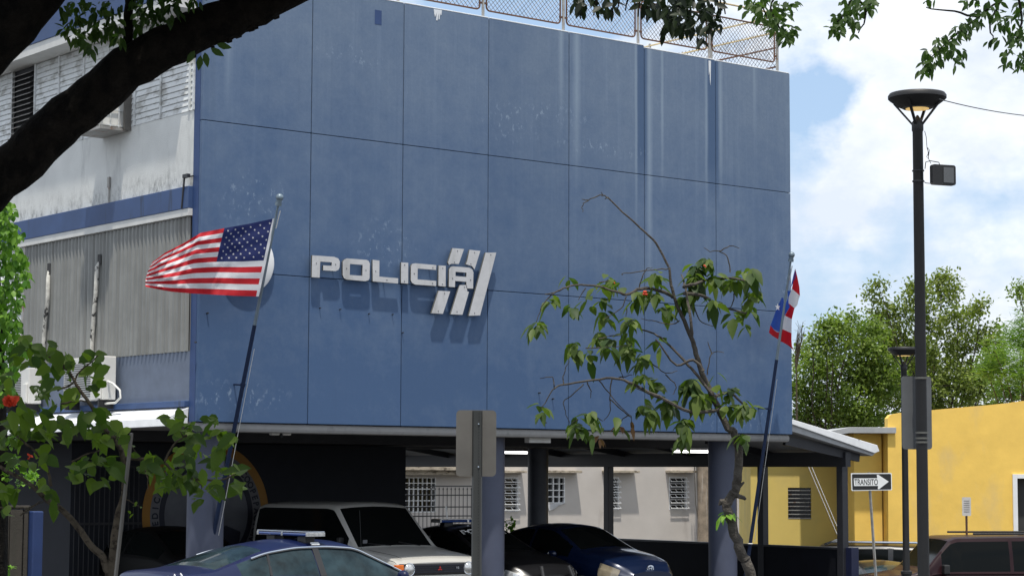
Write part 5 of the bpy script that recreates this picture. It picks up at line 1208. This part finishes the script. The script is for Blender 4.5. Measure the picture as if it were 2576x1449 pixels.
def branch(mb, pts, r0, r1, n=7, jit=0, tint=.5):
    m_ = len(pts); fine = []
    for i in range(m_-1):
        p0 = pts[max(i-1, 0)]; p1 = pts[i]; p2 = pts[i+1]; p3 = pts[min(i+2, m_-1)]
        for t in (0, .25, .5, .75):
            fine.append(.5*((2*p1)+(p2-p0)*t+(2*p0-5*p1+4*p2-p3)*t*t+(3*p1-p0-3*p2+p3)*t**3))
    fine.append(pts[-1]); k = len(fine)
    fine = [p+rvec()*jit for p in fine]
    mb.tube(fine, [r0+(r1-r0)*i/(k-1) for i in range(k)], n, tint=tint)

# right foreground tree (16 m)
def qz(x, y, d=16.0): return at(1254.9+x*.4648, 449.1+y*.4648, d)
def qd(x, y, d=16.0): return at(x, y, d)
rt = thing('young_tree', (qd(1895, 1449).x, qd(1895, 1449).y, G0), 'young tree with bent trunk and drooping leaf clusters before the right of the wall', 'tree')
tb = MB(); b0 = qd(1892, 1449); 
branch(tb, [Vector((b0.x+.05, b0.y, G0)), qd(1902, 1600), qd(1886, 1440), qd(1868, 1400), qd(1849, 1345), qd(1832, 1285), qd(1830, 1262), qd(1848, 1235), qd(1856, 1190), qd(1855, 1120)], .044, .032, 12, .012)
branch(tb, [qd(1855, 1120), qd(1845, 1085)]+[qz(*p) for p in ((1240, 1350), (1190, 1250), (1150, 1160), (1100, 1050), (1060, 920), (1040, 860), (990, 740), (950, 650), (930, 560), (920, 480))], .031, .009, 8, .004)
branch(tb, [qz(*p) for p in ((920, 480), (850, 350), (790, 290), (700, 210), (590, 105))], .010, .006, 5, .003)
tb.tube([qd(1830, 1262), qd(1813, 1262), qd(1808, 1270)], [.03, .025, .006], 7); tb.tube([qd(1850, 1245), qd(1872, 1252), qd(1876, 1256)], [.02, .015, .01], 6); tb.tube([qd(1849, 1232), qd(1872, 1212)], [.03, .008], 6)
BR = [((1150, 1160), (1060, 1050), (990, 970), (910, 890), (840, 840), (770, 815)), ((1045, 860), (1035, 740), (1010, 600), (990, 520)),
      ((1190, 1250), (1040, 1262), (900, 1195), (780, 1140), (700, 1100), (610, 1080), (480, 1095), (350, 1115), (300, 1135)),
      ((940, 640), (880, 610), (770, 595), (700, 628), (640, 615), (540, 585), (420, 575), (350, 595), (290, 625)),
      ((1000, 590), (1060, 570), (1180, 540), (1300, 545), (1390, 570), (1400, 600)), ((1000, 620), (1110, 640), (1190, 690), (1300, 720), (1340, 730)),
      ((1105, 1040), (1050, 980), (960, 1010), (850, 870)), ((1170, 1180), (1250, 1160), (1320, 1220), (1360, 1240))]
TW = [((300, 1135), (290, 1075), (225, 1080)), ((300, 1135), (250, 1210), (230, 1250)), ((350, 1115), (350, 1060), (380, 985)), ((610, 1085), (600, 1190), (600, 1260), (565, 1310)), ((600, 1190), (700, 1280), (720, 1295), (715, 1350)),
      ((480, 1105), (500, 1150), (495, 1185)), ((460, 1110), (400, 1170), (355, 1200), (360, 1260), (385, 1330)), ((290, 625), (230, 700), (205, 780)), ((470, 590), (430, 660)), ((690, 640), (670, 690), (610, 740), (570, 760)), ((690, 700), (690, 745)),
      ((600, 850), (690, 845)), ((470, 920), (620, 912), (700, 900)), ((920, 490), (830, 495), (680, 515), (670, 525)), ((760, 590), (790, 500), (830, 485)), ((1255, 510), (1240, 430), (1190, 395), (1145, 395), (1110, 375)), ((1195, 395), (1250, 365), (1300, 380)),
      ((1275, 620), (1260, 690), (1200, 700)), ((1060, 700), (1100, 780), (1170, 800)), ((980, 770), (920, 790), (830, 770), (770, 755)), ((1130, 1060), (1150, 950), (1220, 940)), ((1150, 950), (1130, 880)), ((590, 105), (550, 90), (480, 120), (450, 150), (455, 180)),
      ((560, 95), (555, 72)), ((480, 120), (450, 110)), ((590, 105), (570, 112)), ((830, 1000), (900, 1050), (970, 1040)), ((900, 1060), (960, 1120), (940, 1170)), ((540, 1090), (620, 1190), (720, 1290)), ((1390, 570), (1410, 620)), ((870, 1190), (700, 1110), (660, 1050)),
      ((650, 1080), (720, 1060)), ((1100, 1200), (1010, 1330)), ((1290, 1400), (1330, 1390)), ((700, 1280), (650, 1320)), ((510, 1280), (565, 1310)), ((430, 1300), (385, 1330)), ((540, 560), (600, 555)), ((610, 620), (570, 690)), ((250, 630), (350, 600)), ((540, 870), (600, 850))]
for b in BR: branch(tb, [qz(x, y, 16+.25*math.sin(x*.01+i)) for i, (x, y) in enumerate(b)], .014, .006, 6, .004)
for b in TW: branch(tb, [qz(*p) for p in b], .0055, .0025, 5, .005)
tb.build('trunk', M['barkd'], rt, smooth=True)
CL = [(200,790,6),(225,1260,5),(285,660,6),(375,560,3),(400,690,5),(470,680,3),(545,580,1),(600,560,6),(640,570,3),(560,680,4),(565,750,6),(540,870,5),(400,920,10),(480,960,4),(600,900,6),(720,780,9),(700,870,8),(690,950,8),(780,980,9),(770,1090,6),(840,1130,7),(830,620,10),(760,650,8),(860,540,8),(890,700,5),(925,720,3),(1000,650,8),(1060,600,10),(1080,500,14),(1120,450,8),(1180,540,10),(1060,560,10),(1250,560,8),(1300,520,5),(1350,540,6),(1380,510,5),(1390,640,6),(1150,680,6),(1270,750,4),(1340,730,5),(1345,790,4),(860,890,4),(1030,1100,12),(1020,1150,8),(920,1230,14),(820,1250,8),(780,1230,5),(1100,1180,8),(1110,1220,6),(1000,1320,8),(1000,1390,8),(1160,1090,3),(1250,1160,7),(1240,1240,5),(1310,1240,9),(1360,1250,5),(1330,1400,5),(425,1320,6),(430,1370,8),(510,1290,8),(520,1370,3),(650,1330,2)]
lf = MB()
for x, y, n_ in CL:
    for q_ in range(2): whorl(lf, qz(x+rnd(-18, 18), y-10+rnd(-16, 16), 16+rnd(-.25, .25)), max(2, int(n_*.85)), .112, .073, .36, spread=1.3)
lf.build('foliage', M['leafB'], rt, smooth=True, recalc=False)
lf = MB()
for x, y, n_ in ((650, 1375, 4), (715, 1360, 2), (545, 1425, 5)): whorl(lf, qz(x, y-30), n_, .09, .05, .5, .9)
lf.build('dried_leaves', M['leafG'], rt, recalc=False)
fw = MB()
for x, y, r_ in ((793, 622, .018), (1115, 475, .010), (625, 565, .006)):
    for k in range(6): fw.sphere(qz(x+rnd(-9, 9)*r_*60, y+rnd(-9, 9)*r_*60, 15.9), r_*.6, 8)
fw.build('flower', M['flower'], rt, smooth=True)
sh = MB(); whorl(sh, qd(1829, 1292), 6, .10, .05, .8); whorl(sh, qd(1818, 1300), 4, .09, .04, .9); sh.build('shoot', M['leafV'], rt, recalc=False)

# left foreground tree (12 m)
def z3(x, y, d=12.0): return at(x*.2564, 739.8+y*.2564, d)
def z4(x, y, d=12.0): return at(x*.2564, 1078.6+y*.2564, d)
lt = thing('shrub_tree', (z4(1080, 1443).x, z4(1080, 1443).y, G0), 'small broad leaved tree with forked grey stems at the lower left', 'tree')
tb = MB(); bb = z4(1085, 1443); root = Vector((bb.x, bb.y, G0))
branch(tb, [root, z4(1085, 2200), z4(1080, 1500), z4(1040, 1360), z4(1000, 1240), z4(900, 1150), z4(760, 960), z4(620, 800), z4(500, 730), z4(400, 640), z4(280, 530), z4(120, 440), z4(0, 370)], .028, .010, 8, .002)
branch(tb, [root, z4(1090, 2200), z4(1085, 1500), z4(1110, 1200), z4(1130, 1000), z4(1170, 800), z4(1215, 650), z4(1222, 480), z4(1215, 330), z4(1180, 200), z4(1120, 100), z4(1030, 0), z3(960, 1190), z3(850, 1030), z3(750, 890), z3(690, 780), z3(620, 690)], .026, .007, 8, .002)
for b, r0 in (((z4(1220, 285), z4(1400, 300), z4(1600, 330), z4(1730, 440), z4(1900, 490), z4(2050, 500), z4(2180, 500), z4(2300, 440)), .010), ((z4(1620, 320), z4(1700, 160), z4(1830, 60), z3(1800, 1400), z3(1760, 1300)), .007),
              ((z4(1090, 75), z4(1250, 120), z4(1360, 280), z4(1440, 450), z4(1445, 600)), .005), ((z3(560, 940), z3(700, 885), z3(780, 760), z3(880, 680), z3(960, 600)), .007), ((z3(600, 1080), z3(740, 1050), z3(860, 1060), z3(930, 1200)), .006),
              ((z4(500, 560), z4(480, 440), z4(430, 330), z4(300, 180), z4(150, 60), z3(100, 1300)), .010), ((z4(200, 850), z4(320, 760), z4(420, 710)), .005), ((z4(0, 770), z4(150, 775), z4(280, 770), z4(400, 700)), .005), ((z3(330, 1330), z3(430, 1240), z3(500, 1150)), .005),
              ((z4(700, 320), z4(850, 250), z4(1000, 200), z4(1150, 60)), .006), ((z4(1240, 690), z4(1300, 720), z4(1380, 770)), .004), ((z3(690, 780), z3(500, 620), z3(330, 560), z3(180, 560)), .007), ((z4(280, 530), z4(180, 420), z4(60, 300)), .005), ((z4(1900, 490), z4(1980, 560), z4(1950, 640)), .004)):
    branch(tb, list(b), r0, r0*.45, 6, .003)
tb.build('trunk', M['barkg'], lt, smooth=True)
A3 = [(180,600),(230,480),(330,520),(540,520),(210,680),(330,650),(400,560),(400,740),(460,600),(560,600),(620,640),(590,740),(640,800),(700,700),(460,880),(330,930),(420,1000),(500,900),(640,1020),(720,1000),(840,620),(860,790),(900,900),(940,680),(1000,590),(980,740),(975,820),(60,900),(40,820),(90,880),(50,1000),(180,1060),(100,1200),(60,1260),(200,1160),(280,1290),(320,1180),(440,1150),(500,1100),(560,1260),(640,1280),(700,1320),(470,1250),(840,1260),(900,1230),(1000,1180),(1050,1270),(880,1330),(960,1350),(1160,1320),(1200,1370),
      (1640,1240),(1740,1210),(1700,1310),(1760,1360),(1850,1290),(1900,1330),(2050,1230),(2090,1270),(2120,1350),(2170,1330),(1850,1400),(2000,1400),(2280,1430),(140,1350),(60,1380),(380,1340),(520,1360),(250,1400)]
A4 = [(60,240),(160,130),(20,170),(120,300),(270,340),(430,240),(400,320),(480,300),(340,60),(440,60),(520,60),(640,80),(930,80),(980,120),(1060,130),(1200,100),(1240,150),(1290,220),(780,350),(850,330),(920,300),(720,380),(1000,310),(1050,340),(880,450),(930,530),(1050,520),(740,480),(1150,440),(1130,300),(1140,380),(1400,380),(1480,290),(1500,280),(1420,370),(1550,400),(1480,440),(1560,460),(1700,350),(1760,320),(1850,280),(1880,370),(1760,230),(1870,230),(1900,200),(2000,280),(2080,340),(2090,250),(2200,120),(2150,180),(2250,110),(1700,470),(1800,470),(1660,540),(1720,560),(1600,570),(1830,560),(1900,560),(1960,640),(1930,700),(1880,430),(2000,450),(2100,500),(2060,560),(2150,620),(2290,560),(2340,560),(2300,440),(2350,400),(2220,400),(2100,430),(470,620),(400,560),(480,680),(560,750),(130,640),(60,620),(20,650),(60,820),(50,590)]
lf = MB()
for fn, L4 in ((z3, A3), (z4, A4)):
    for x, y in L4:
        for k in range(3):
            d = Vector((rnd(-1, 1), rnd(-1, 1), rnd(-1.0, .45))).normalized()
            n_ = (CAM-fn(x, y)).normalized()*rnd(.2, .9)+Vector((0, 0, 1))*rnd(.2, 1)+rvec()*.4; L_l = rnd(.06, .13)
            c = fn(x+rnd(-40, 40), y+rnd(-36, 36), 12+rnd(-.35, .35)); leaf(lf, c-d*L_l*.5, d, n_, L_l, L_l*rnd(.5, .72), rnd(-.1, .55), rnd(.0, .95))
for x, y in ((1260,800),(1300,760),(1380,780),(1340,710),(1270,700),(1310,830)): leaf(lf, z4(x, y), rvec(), Vector((0, 0, 1)), .04, .018, .2, .9)
lf.build('foliage', M['leafA'], lt, smooth=True, recalc=False)
bz = MB()
for x, y in ((350, 925), (385, 960), (435, 940), (355, 1005), (400, 990), (375, 1030)): bz.sphere(z3(x, y, 11.6), .009, 10)
bz.build('berries', M['berry'], lt, smooth=True)
fw = MB()
for k in range(60): leaf(fw, z3(105+rnd(-45, 45), 1055+rnd(-30, 45), 11.6), Vector((rnd(-1, 1), rnd(-1, 1), rnd(0, 1))), Vector((0, -1, .3)), .035, .02, 0, .5)
for k in range(8): leaf(fw, z4(298+rnd(-12, 12), 270+rnd(-12, 12), 11.7), rvec(), Vector((0, -1, .3)), .02, .014, 0, .5)
fw.build('flower', M['flower'], lt, recalc=False)
stk = MB(); a, b = z4(1290, 40, 11.7), z4(1135, 1443, 11.7); stk.bar(b+(b-a)*.9, a, .020, .014)
tag(stk.build('tree_stake', M['sgrey']), 'thin leaning grey metal stake tied beside the forked stems', 'stake')

# vine covered trunk at the left edge
vt = thing('vine_covered_trunk', (at(-30, 1449, 15).x, at(-30, 1449, 15).y, G0), 'tree trunk wrapped in bright green climbing leaves at the left edge', 'tree')
p0 = at(-40, 1449, 15); MB().tube([Vector((p0.x, p0.y, G0)), at(-38, 1200, 15), at(-45, 900, 15), at(-60, 540, 15), at(-70, 100, 15)], [.2, .17, .16, .15, .12], 14).build('trunk', M['bark'], vt, smooth=True)
vl = MB()
for k in range(1500):
    y = rnd(490, 1010); wmax = 58 if 560 < y < 930 else 40; wmax += 12*math.sin(y*.03)+8*math.sin(y*.11); x = -80+(wmax+80)*random.random()**.55
    if y < 560: x = min(x, 10+(y-490)*.5+rnd(-6, 6))
    if y > 900: x = min(x, 40+rnd(-10, 10))
    d = Vector((rnd(-.6, .6), rnd(-.6, .3), rnd(-1, -.1))).normalized(); leaf(vl, at(x, y, 15+rnd(-.35, .15)), d, (CAM-at(x, y, 15)).normalized()*.6+rvec()*.7+Vector((0, 0, .5)), rnd(.035, .06), rnd(.03, .045), .2, random.random()**1.3)
for k in range(230):   # sunlit sprigs lower down, behind the small tree
    x, y = random.choice(((60, 1205), (75, 1195), (35, 1160), (30, 1110), (85, 1205), (20, 1190))); d = rvec(); leaf(vl, at(x+rnd(-16, 16), y+rnd(-14, 14), 15+rnd(-.2, .2)), d, Vector((0, 0, 1)), .04, .03, .2, rnd(.4, 1))
vl.build('climbing_leaves', M['leafV'], vt, smooth=True, recalc=False)
# tuft of grass like plant in the corner
gp = MB(); 
for k in range(26):
    a = rnd(0, 6.28); c = at(22+rnd(-6, 6), 1432, 31); v = Vector((math.cos(a), math.sin(a), rnd(.5, 1.6))); leaf(gp, c, v, Vector((0, 0, 1)), rnd(.14, .24), .02, .5, rnd(.2, .9))
gp.tube([at(22, 1432, 31), Vector((at(22, 1432, 31).x, at(22, 1432, 31).y, G0))], .02, 6)
tag(gp.build('spiky_plant', M['leafV'], recalc=False), 'small spiky pale green plant before the stained slab fence', 'plant')

# big shade tree: dark limbs across the upper left, trunk outside the frame
D1_ = 10.0
bt = thing('shade_tree', (at(-700, 1449, D1_).x, at(-700, 1449, D1_).y, G0), 'large near tree whose thick dark limbs cross the upper left corner', 'tree')
tb = MB(); p0 = at(-520, 1449, D1_)
branch(tb, [Vector((p0.x, p0.y, G0)), at(-480, 1200, D1_), at(-360, 820, D1_), at(-180, 590, D1_), at(-40, 480, D1_), at(90, 370, D1_), at(200, 270, D1_), at(320, 175, D1_), at(440, 105, D1_), at(580, 45, D1_), at(720, -25, D1_), at(900, -120, D1_), at(1200, -260, 9.5)], .138, .085, 20, .010)
branch(tb, [at(-360, 820, D1_), at(-260, 420, 9.7), at(-120, 200, 9.6), at(0, 75, 9.6), at(90, -25, 9.6), at(220, -200, 9.4), at(500, -420, 9)], .16, .12, 18, .008)
branch(tb, [at(318, 160, D1_), at(322, 90, D1_), at(324, 10, D1_), at(330, -120, D1_), at(380, -260, 9.8)], .026, .018, 9, .004)
branch(tb, [at(900, -120, D1_), at(1300, -150, 9.5), at(1700, -110, 9), at(2100, -120, 8.8), at(2500, -140, 8.6), at(2900, -120, 8.5)], .06, .03, 9, .01)
branch(tb, [at(1200, -260, 9.5), at(1800, -420, 9), at(2500, -420, 9)], .07, .03, 9, .01)
tb.build('trunk', M['bark'], bt, smooth=True)
# bark lumps and snags on the under side of the limb
kb_ = MB()
for k in range(150):
    t = rnd(0, 1); px = 20+t*680; py_c = interp([(0, 440), (90, 370), (200, 270), (320, 175), (440, 105), (580, 45), (720, -25)], px); kb_.sphere(at(px+rnd(-8, 8), py_c+55*random.choice((1, 1, -1))*rnd(.80, .95)+0, D1_+rnd(-.02, .05)), rnd(.010, .022), 7, sc=(1.6, 1.2, rnd(.6, 1.3)))
kb_.build('bark_lumps', M['bark'], bt, smooth=True)
lf = MB()
def spray(mb, px, py, d, n, L, wd, R_, tint=.4, mi=0, flat=.35):
    c = at(px, py, d)
    for k in range(n):
        o = rvec()*R_*random.random()**.5; dd = (o.normalized()*.6+Vector((0, 0, -.7))+rvec()*.5).normalized()
        leaf(mb, c+o, dd, Vector((0, 0, 1))*.7+rvec()*.7+(CAM-c).normalized()*flat, L*rnd(.7, 1.2), wd*rnd(.8, 1.2), rnd(0, .35), min(1, max(0, tint+rnd(-.4, .4))), mi)
for (x, y, R_, n_, tt) in ((185, 50, 22, 22, .6), (215, 85, 26, 30, .55), (250, 75, 28, 30, .5), (165, 75, 16, 14, .6), (290, 60, 26, 24, .4), (240, 30, 30, 26, .4), (200, 15, 26, 20, .4), (280, 20, 28, 22, .3), (190, 95, 14, 10, .7), (228, 112, 12, 8, .6),
                           (370, 30, 40, 46, .15), (430, 15, 36, 40, .15), (340, 65, 24, 24, .15), (400, 60, 28, 28, .1), (480, -5, 30, 24, .2), (300, 95, 14, 10, .3), (360, -20, 50, 40, .1), (160, 20, 12, 6, .5)):
    spray(lf, x, y, 9.8+rnd(-.2, .3), n_, .048, .024, R_*9.8/F, tt)
for x, y, dx, dy in ((505, 140, -.15, -1), (515, 132, .2, -1), (530, 122, .75, -.45), (545, 112, 1, -.25), (490, 128, -.5, -.8)):
    c = at(x, y, 9.9); leaf(lf, c-RT*.0, (RT*dx+UP*dy).normalized(), (CAM-c).normalized(), .075, .032, 0, .3)
lf.build('leaves', M['leafC2'], bt, smooth=True, recalc=False)
lf = MB()
def hang(cx_, cy_, rx, ry, n_, L, wd, d, tint, twigs, twig_mb, mb):
    for k in range(int(n_*(.62 if L > .055 else 1))):
        a = rnd(0, 6.28); r_ = random.random()**.5; px, py = cx_+rx*r_*math.cos(a), cy_+ry*r_*math.sin(a); c = at(px, py, d+rnd(-.25, .25))
        dd = (RT*rnd(-.7, .7)+UP*rnd(-1.1, .15)+_d*rnd(-.5, .5)).normalized()
        leaf(mb, c, dd, (CAM-c).normalized()*.7+Vector((0, 0, .6))+rvec()*.6, L*rnd(.7, 1.15), wd*rnd(.8, 1.2), rnd(0, .25), min(1, max(0, tint+rnd(-.35, .35))))
tw = MB()
for cx_, cy_, rx, ry, n_, tt in ((1470, 5, 26, 18, 22, .15), (1520, 12, 28, 14, 22, .15), (1495, -15, 50, 14, 30, .15), (1560, -10, 20, 12, 10, .1),
                                 (1640, 12, 34, 16, 34, .12), (1690, 25, 40, 26, 60, .1), (1740, 40, 44, 30, 70, .1), (1790, 30, 28, 26, 36, .12), (1700, 62, 24, 18, 26, .15), (1770, 80, 26, 20, 24, .1), (1680, 82, 10, 8, 5, .2), (1720, -5, 90, 16, 60, .1), (1625, -5, 20, 14, 14, .1), (1800, 60, 14, 16, 12, .15)):
    hang(cx_, cy_, rx, ry, n_, .058, .026, 9.0, tt, None, tw, lf)
for k in range(16): 
    x0_ = rnd(1450, 1820); branch(tw, [at(x0_+rnd(-40, 40), -115, 9.0), at(x0_, -40, 9.0), at(x0_+rnd(-20, 20), rnd(10, 50), 9.0)], .006, .003, 5, .003)
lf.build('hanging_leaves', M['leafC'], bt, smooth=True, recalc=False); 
tw.build('twigs', M['bark'], bt, smooth=True)
# foliage high overhead, above the frame, that keeps the limbs in shade
ov = MB()
for k in range(6500):
    px = rnd(-600, 1300); dpt = rnd(8.4, 12.6); py = rnd(-900, -130 if px < 700 else -220); c = at(px, py, dpt)
    leaf_s(ov, c, rvec(), Vector((0, 0, 1))+rvec()*.4, .17, .12, random.random())
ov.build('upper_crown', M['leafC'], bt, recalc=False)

# second overhanging tree, top right, trunk outside the frame
ot = thing('overhanging_tree', (at(3500, 1449, 11).x, at(3500, 1449, 11).y, G0), 'tree outside the right side whose thin leafy twigs hang into the top right sky', 'tree')
tb = MB(); p0 = at(3500, 1449, 11)
branch(tb, [Vector((p0.x, p0.y, G0)), at(3480, 800, 11), at(3350, 200, 11), at(3100, -120, 11), at(2700, -160, 11), at(2300, -140, 11), at(1950, -110, 11)], .16, .02, 12, .01)
for b in (((2700, -160), (2610, -60), (2520, 0), (2440, 60), (2380, 110), (2340, 150)), ((2560, -20), (2570, 60), (2545, 120), (2520, 150)), ((2460, 45), (2400, 30), (2330, 20)), ((2300, -140), (2200, -60), (2150, -10), (2120, 40), (2100, 60)),
          ((2150, -10), (2180, 30), (2160, 85)), ((1950, -110), (1960, -30), (1940, 20), (1960, 70), (1970, 95)), ((2600, -60), (2590, 60), (2575, 160)), ((1900, -115), (1910, -20), (1930, 50)), ((2520, 0), (2490, 60), (2500, 100))):
    branch(tb, [at(x, y, 11) for x, y in b], .008, .003, 5, .004)
tb.build('trunk', M['bark'], ot, smooth=True)
lf = MB()
for cx_, cy_, rx, ry, n_, tt in ((1900, 10, 34, 24, 60, .6), (1935, 35, 36, 30, 80, .6), (1965, 20, 30, 20, 36, .5), (1978, 84, 26, 22, 60, .35), (1950, 60, 20, 20, 24, .5), (1999, 8, 8, 14, 8, .5),
                                 (2160, 8, 44, 16, 60, .45), (2120, 45, 26, 14, 40, .4), (2100, 72, 24, 14, 36, .35), (2150, 50, 16, 22, 24, .4), (2182, 18, 16, 14, 20, .4), (2155, 80, 14, 12, 6, .5),
                                 (2345, 145, 28, 24, 60, .3), (2380, 110, 30, 24, 54, .3), (2420, 75, 26, 18, 40, .25), (2400, 130, 22, 22, 34, .3), (2450, 45, 26, 16, 32, .25), (2490, 30, 26, 16, 28, .25), (2530, 50, 30, 22, 40, .25), (2560, 90, 22, 24, 40, .3), (2535, 145, 16, 24, 26, .3), (2570, 150, 16, 26, 22, .3), (2340, 2, 16, 6, 8, .3), (2460, 5, 60, 8, 26, .25), (2570, 20, 20, 20, 24, .25), (2500, 95, 26, 16, 12, .3), (2425, 140, 8, 14, 6, .3), (2330, 178, 18, 10, 14, .3), (2410, 160, 10, 12, 5, .3)):
    hang(cx_, cy_, rx, ry, int(n_*.8), .052, .022, 11.0, tt, None, None, lf)
lf.build('hanging_leaves', M['leafC2'], ot, smooth=True, recalc=False)

# ------------------------------------------------------------------ trees beyond the buildings
def far_tree(name, label, cat, depth, blobs, leafm, Ls, dens_, trunk_px, barkm='barkg', feather=False, dark=0, twigs=0):
    b = at(trunk_px, 1192, depth); t = thing(name, (b.x, b.y, -.82), label, cat, 'trees beyond the carport'); S = depth/F; mb = MB(); tb = MB()
    top = at(trunk_px, blobs[0][1], depth); fork = Vector((b.x, b.y, 2.2)); tb.tube([Vector((b.x, b.y, -.85)), fork], [.24, .15], 8)
    for (x, y, rx, ry) in blobs:
        dz_ = rnd(-1.6, 1.6); c = at(x, y, depth+dz_)
        mid = fork.lerp(c, .55)+Vector((rnd(-.3, .3), rnd(-.3, .3), -.25)); branch(tb, [fork, mid, c], .045, .012, 6, .05)
        n_cl = max(6, int(rx*ry/60*dens_))
        for k in range(n_cl):
            v = rvec(); r_ = random.random()**.38; cc = c + (RT*v.x*rx+UP*v.y*ry)*S*r_ + _d*v.z*min(rx, ry)*S*1.1*r_
            tone = rnd(-.25, .3)
            if k % 5 == 0: branch(tb, [c.lerp(cc, .2), c.lerp(cc, .6)+rvec()*.08, cc], .016, .006, 3)
            for q in range(24):
                o = rvec()*rnd(.05, .44); d = (rvec()+Vector((0, 0, -.25))).normalized()
                if feather: d = (Vector((v.x*.2, v.y*.2, -.15))+RT*rnd(-1, 1)*.9+UP*rnd(-.15, .45)).normalized()
                leaf_s(mb, cc+o, d, Vector((0, 0, 1))+rvec()*.8, Ls*rnd(.7, 1.3)*(1.9 if feather else 1), Ls*(.22 if feather else .62), min(1, max(0, .5+tone+rnd(-.25, .25))))
    tb.build('trunk', M[barkm], t, smooth=True); mb.build('foliage', M[leafm], t, recalc=False); return t
far_tree('broadleaf_tree', 'bright green bushy tree just right of the blue wall, over the carport roof', 'tree', 74,
         [(2100, 850, 60, 44), (2060, 930, 62, 50), (2130, 930, 60, 56), (2040, 1010, 50, 50), (2110, 1020, 70, 56), (2010, 960, 28, 46), (2170, 850, 46, 40), (2150, 800, 26, 20), (2085, 810, 30, 18), (2030, 890, 26, 24), (2015, 1060, 40, 34), (2080, 1080, 50, 30), (2050, 860, 20, 16), (2190, 960, 40, 60), (2180, 1040, 50, 50), (2120, 815, 22, 14), (2200, 890, 40, 40), (2215, 830, 26, 22), (2230, 950, 46, 50)], 'leafD', .15, 1.25, 2090)
far_tree('broadleaf_tree', 'tall olive green tree with bare grey branches behind the tall lamp post', 'tree', 80,
         [(2300, 740, 46, 34), (2370, 730, 52, 44), (2250, 790, 56, 36), (2330, 800, 60, 46), (2410, 810, 46, 40), (2190, 745, 26, 14), (2210, 720, 18, 10), (2370, 695, 26, 16), (2455, 785, 30, 24), (2260, 870, 60, 40), (2350, 890, 66, 46), (2430, 880, 50, 44), (2300, 960, 76, 44), (2400, 970, 66, 46), (2240, 1010, 60, 36), (2480, 860, 30, 34), (2460, 960, 50, 46), (2340, 1020, 60, 34), (2470, 765, 14, 10), (2500, 900, 28, 26), (2210, 800, 34, 26), (2180, 870, 30, 30), (2240, 840, 44, 40), (2500, 830, 24, 24), (2515, 870, 24, 30)], 'leafE', .16, .95, 2340)
far_tree('feathery_tree', 'fresh green feathery leaved tree at the right edge above the yellow parapet', 'tree', 66,
         [(2560, 850, 44, 34), (2510, 920, 46, 28), (2570, 930, 46, 40), (2610, 860, 50, 50), (2500, 880, 22, 18), (2540, 980, 50, 30), (2480, 935, 22, 18), (2600, 970, 40, 40), (2580, 810, 20, 16)], 'leafF', .14, 1.5, 2590, feather=True)
far_tree('broadleaf_tree', 'small green crown just entering the frame at the right edge', 'tree', 70,
         [(2574, 735, 20, 16), (2600, 760, 30, 30), (2585, 775, 12, 14), (2620, 720, 40, 34), (2560, 730, 10, 8)], 'leafD', .13, 1.3, 2680)
far_tree('broadleaf_tree', 'dull green low growth behind the porch roof and the yellow parapet', 'tree', 84,
         [(2220, 1060, 70, 30), (2130, 1060, 60, 30), (2330, 1040, 80, 30), (2440, 1020, 70, 26), (2520, 1000, 50, 24), (2400, 950, 70, 50), (2300, 900, 70, 60), (2210, 920, 60, 60), (2480, 950, 50, 40)], 'leafE', .19, .7, 2300)
bt2 = MB()
for k in range(24):
    a = rnd(-1.2, 1.2); p0 = at(2003+rnd(-4, 4), rnd(880, 930), 72); p1 = at(2012+rnd(-4, 14), rnd(810, 870), 72); bt2.tube([p0, p0.lerp(p1, .5)+rvec()*.08, p1, p1+rvec()*.2], [.014, .01, .007, .004], 3)
c = at(2003, 900, 72); bt2.tube([Vector((c.x, c.y, -.8)), c], [.1, .02], 6)
tag(bt2.build('bare_shrub', M['barkg']), 'bare thin twigs against the sky at the right end of the blue wall', 'shrub')
wd_ = MB()
pl = MB()
for k in range(60): leaf(pl, at(1270+rnd(-14, 24), 1322+rnd(-16, 12), 50), rvec(), Vector((0, 0, 1)), .12, .07, .2, rnd(.4, 1))
pl.tube([at(1275, 1330, 50), Vector((at(1275, 1330, 50).x, at(1275, 1330, 50).y, G0))], .02, 5)
tag(pl.build('weed', M['leafV'], recalc=False), 'small light green weed beside the blue middle column', 'plant')
# worn pale patch on the tall lamp post
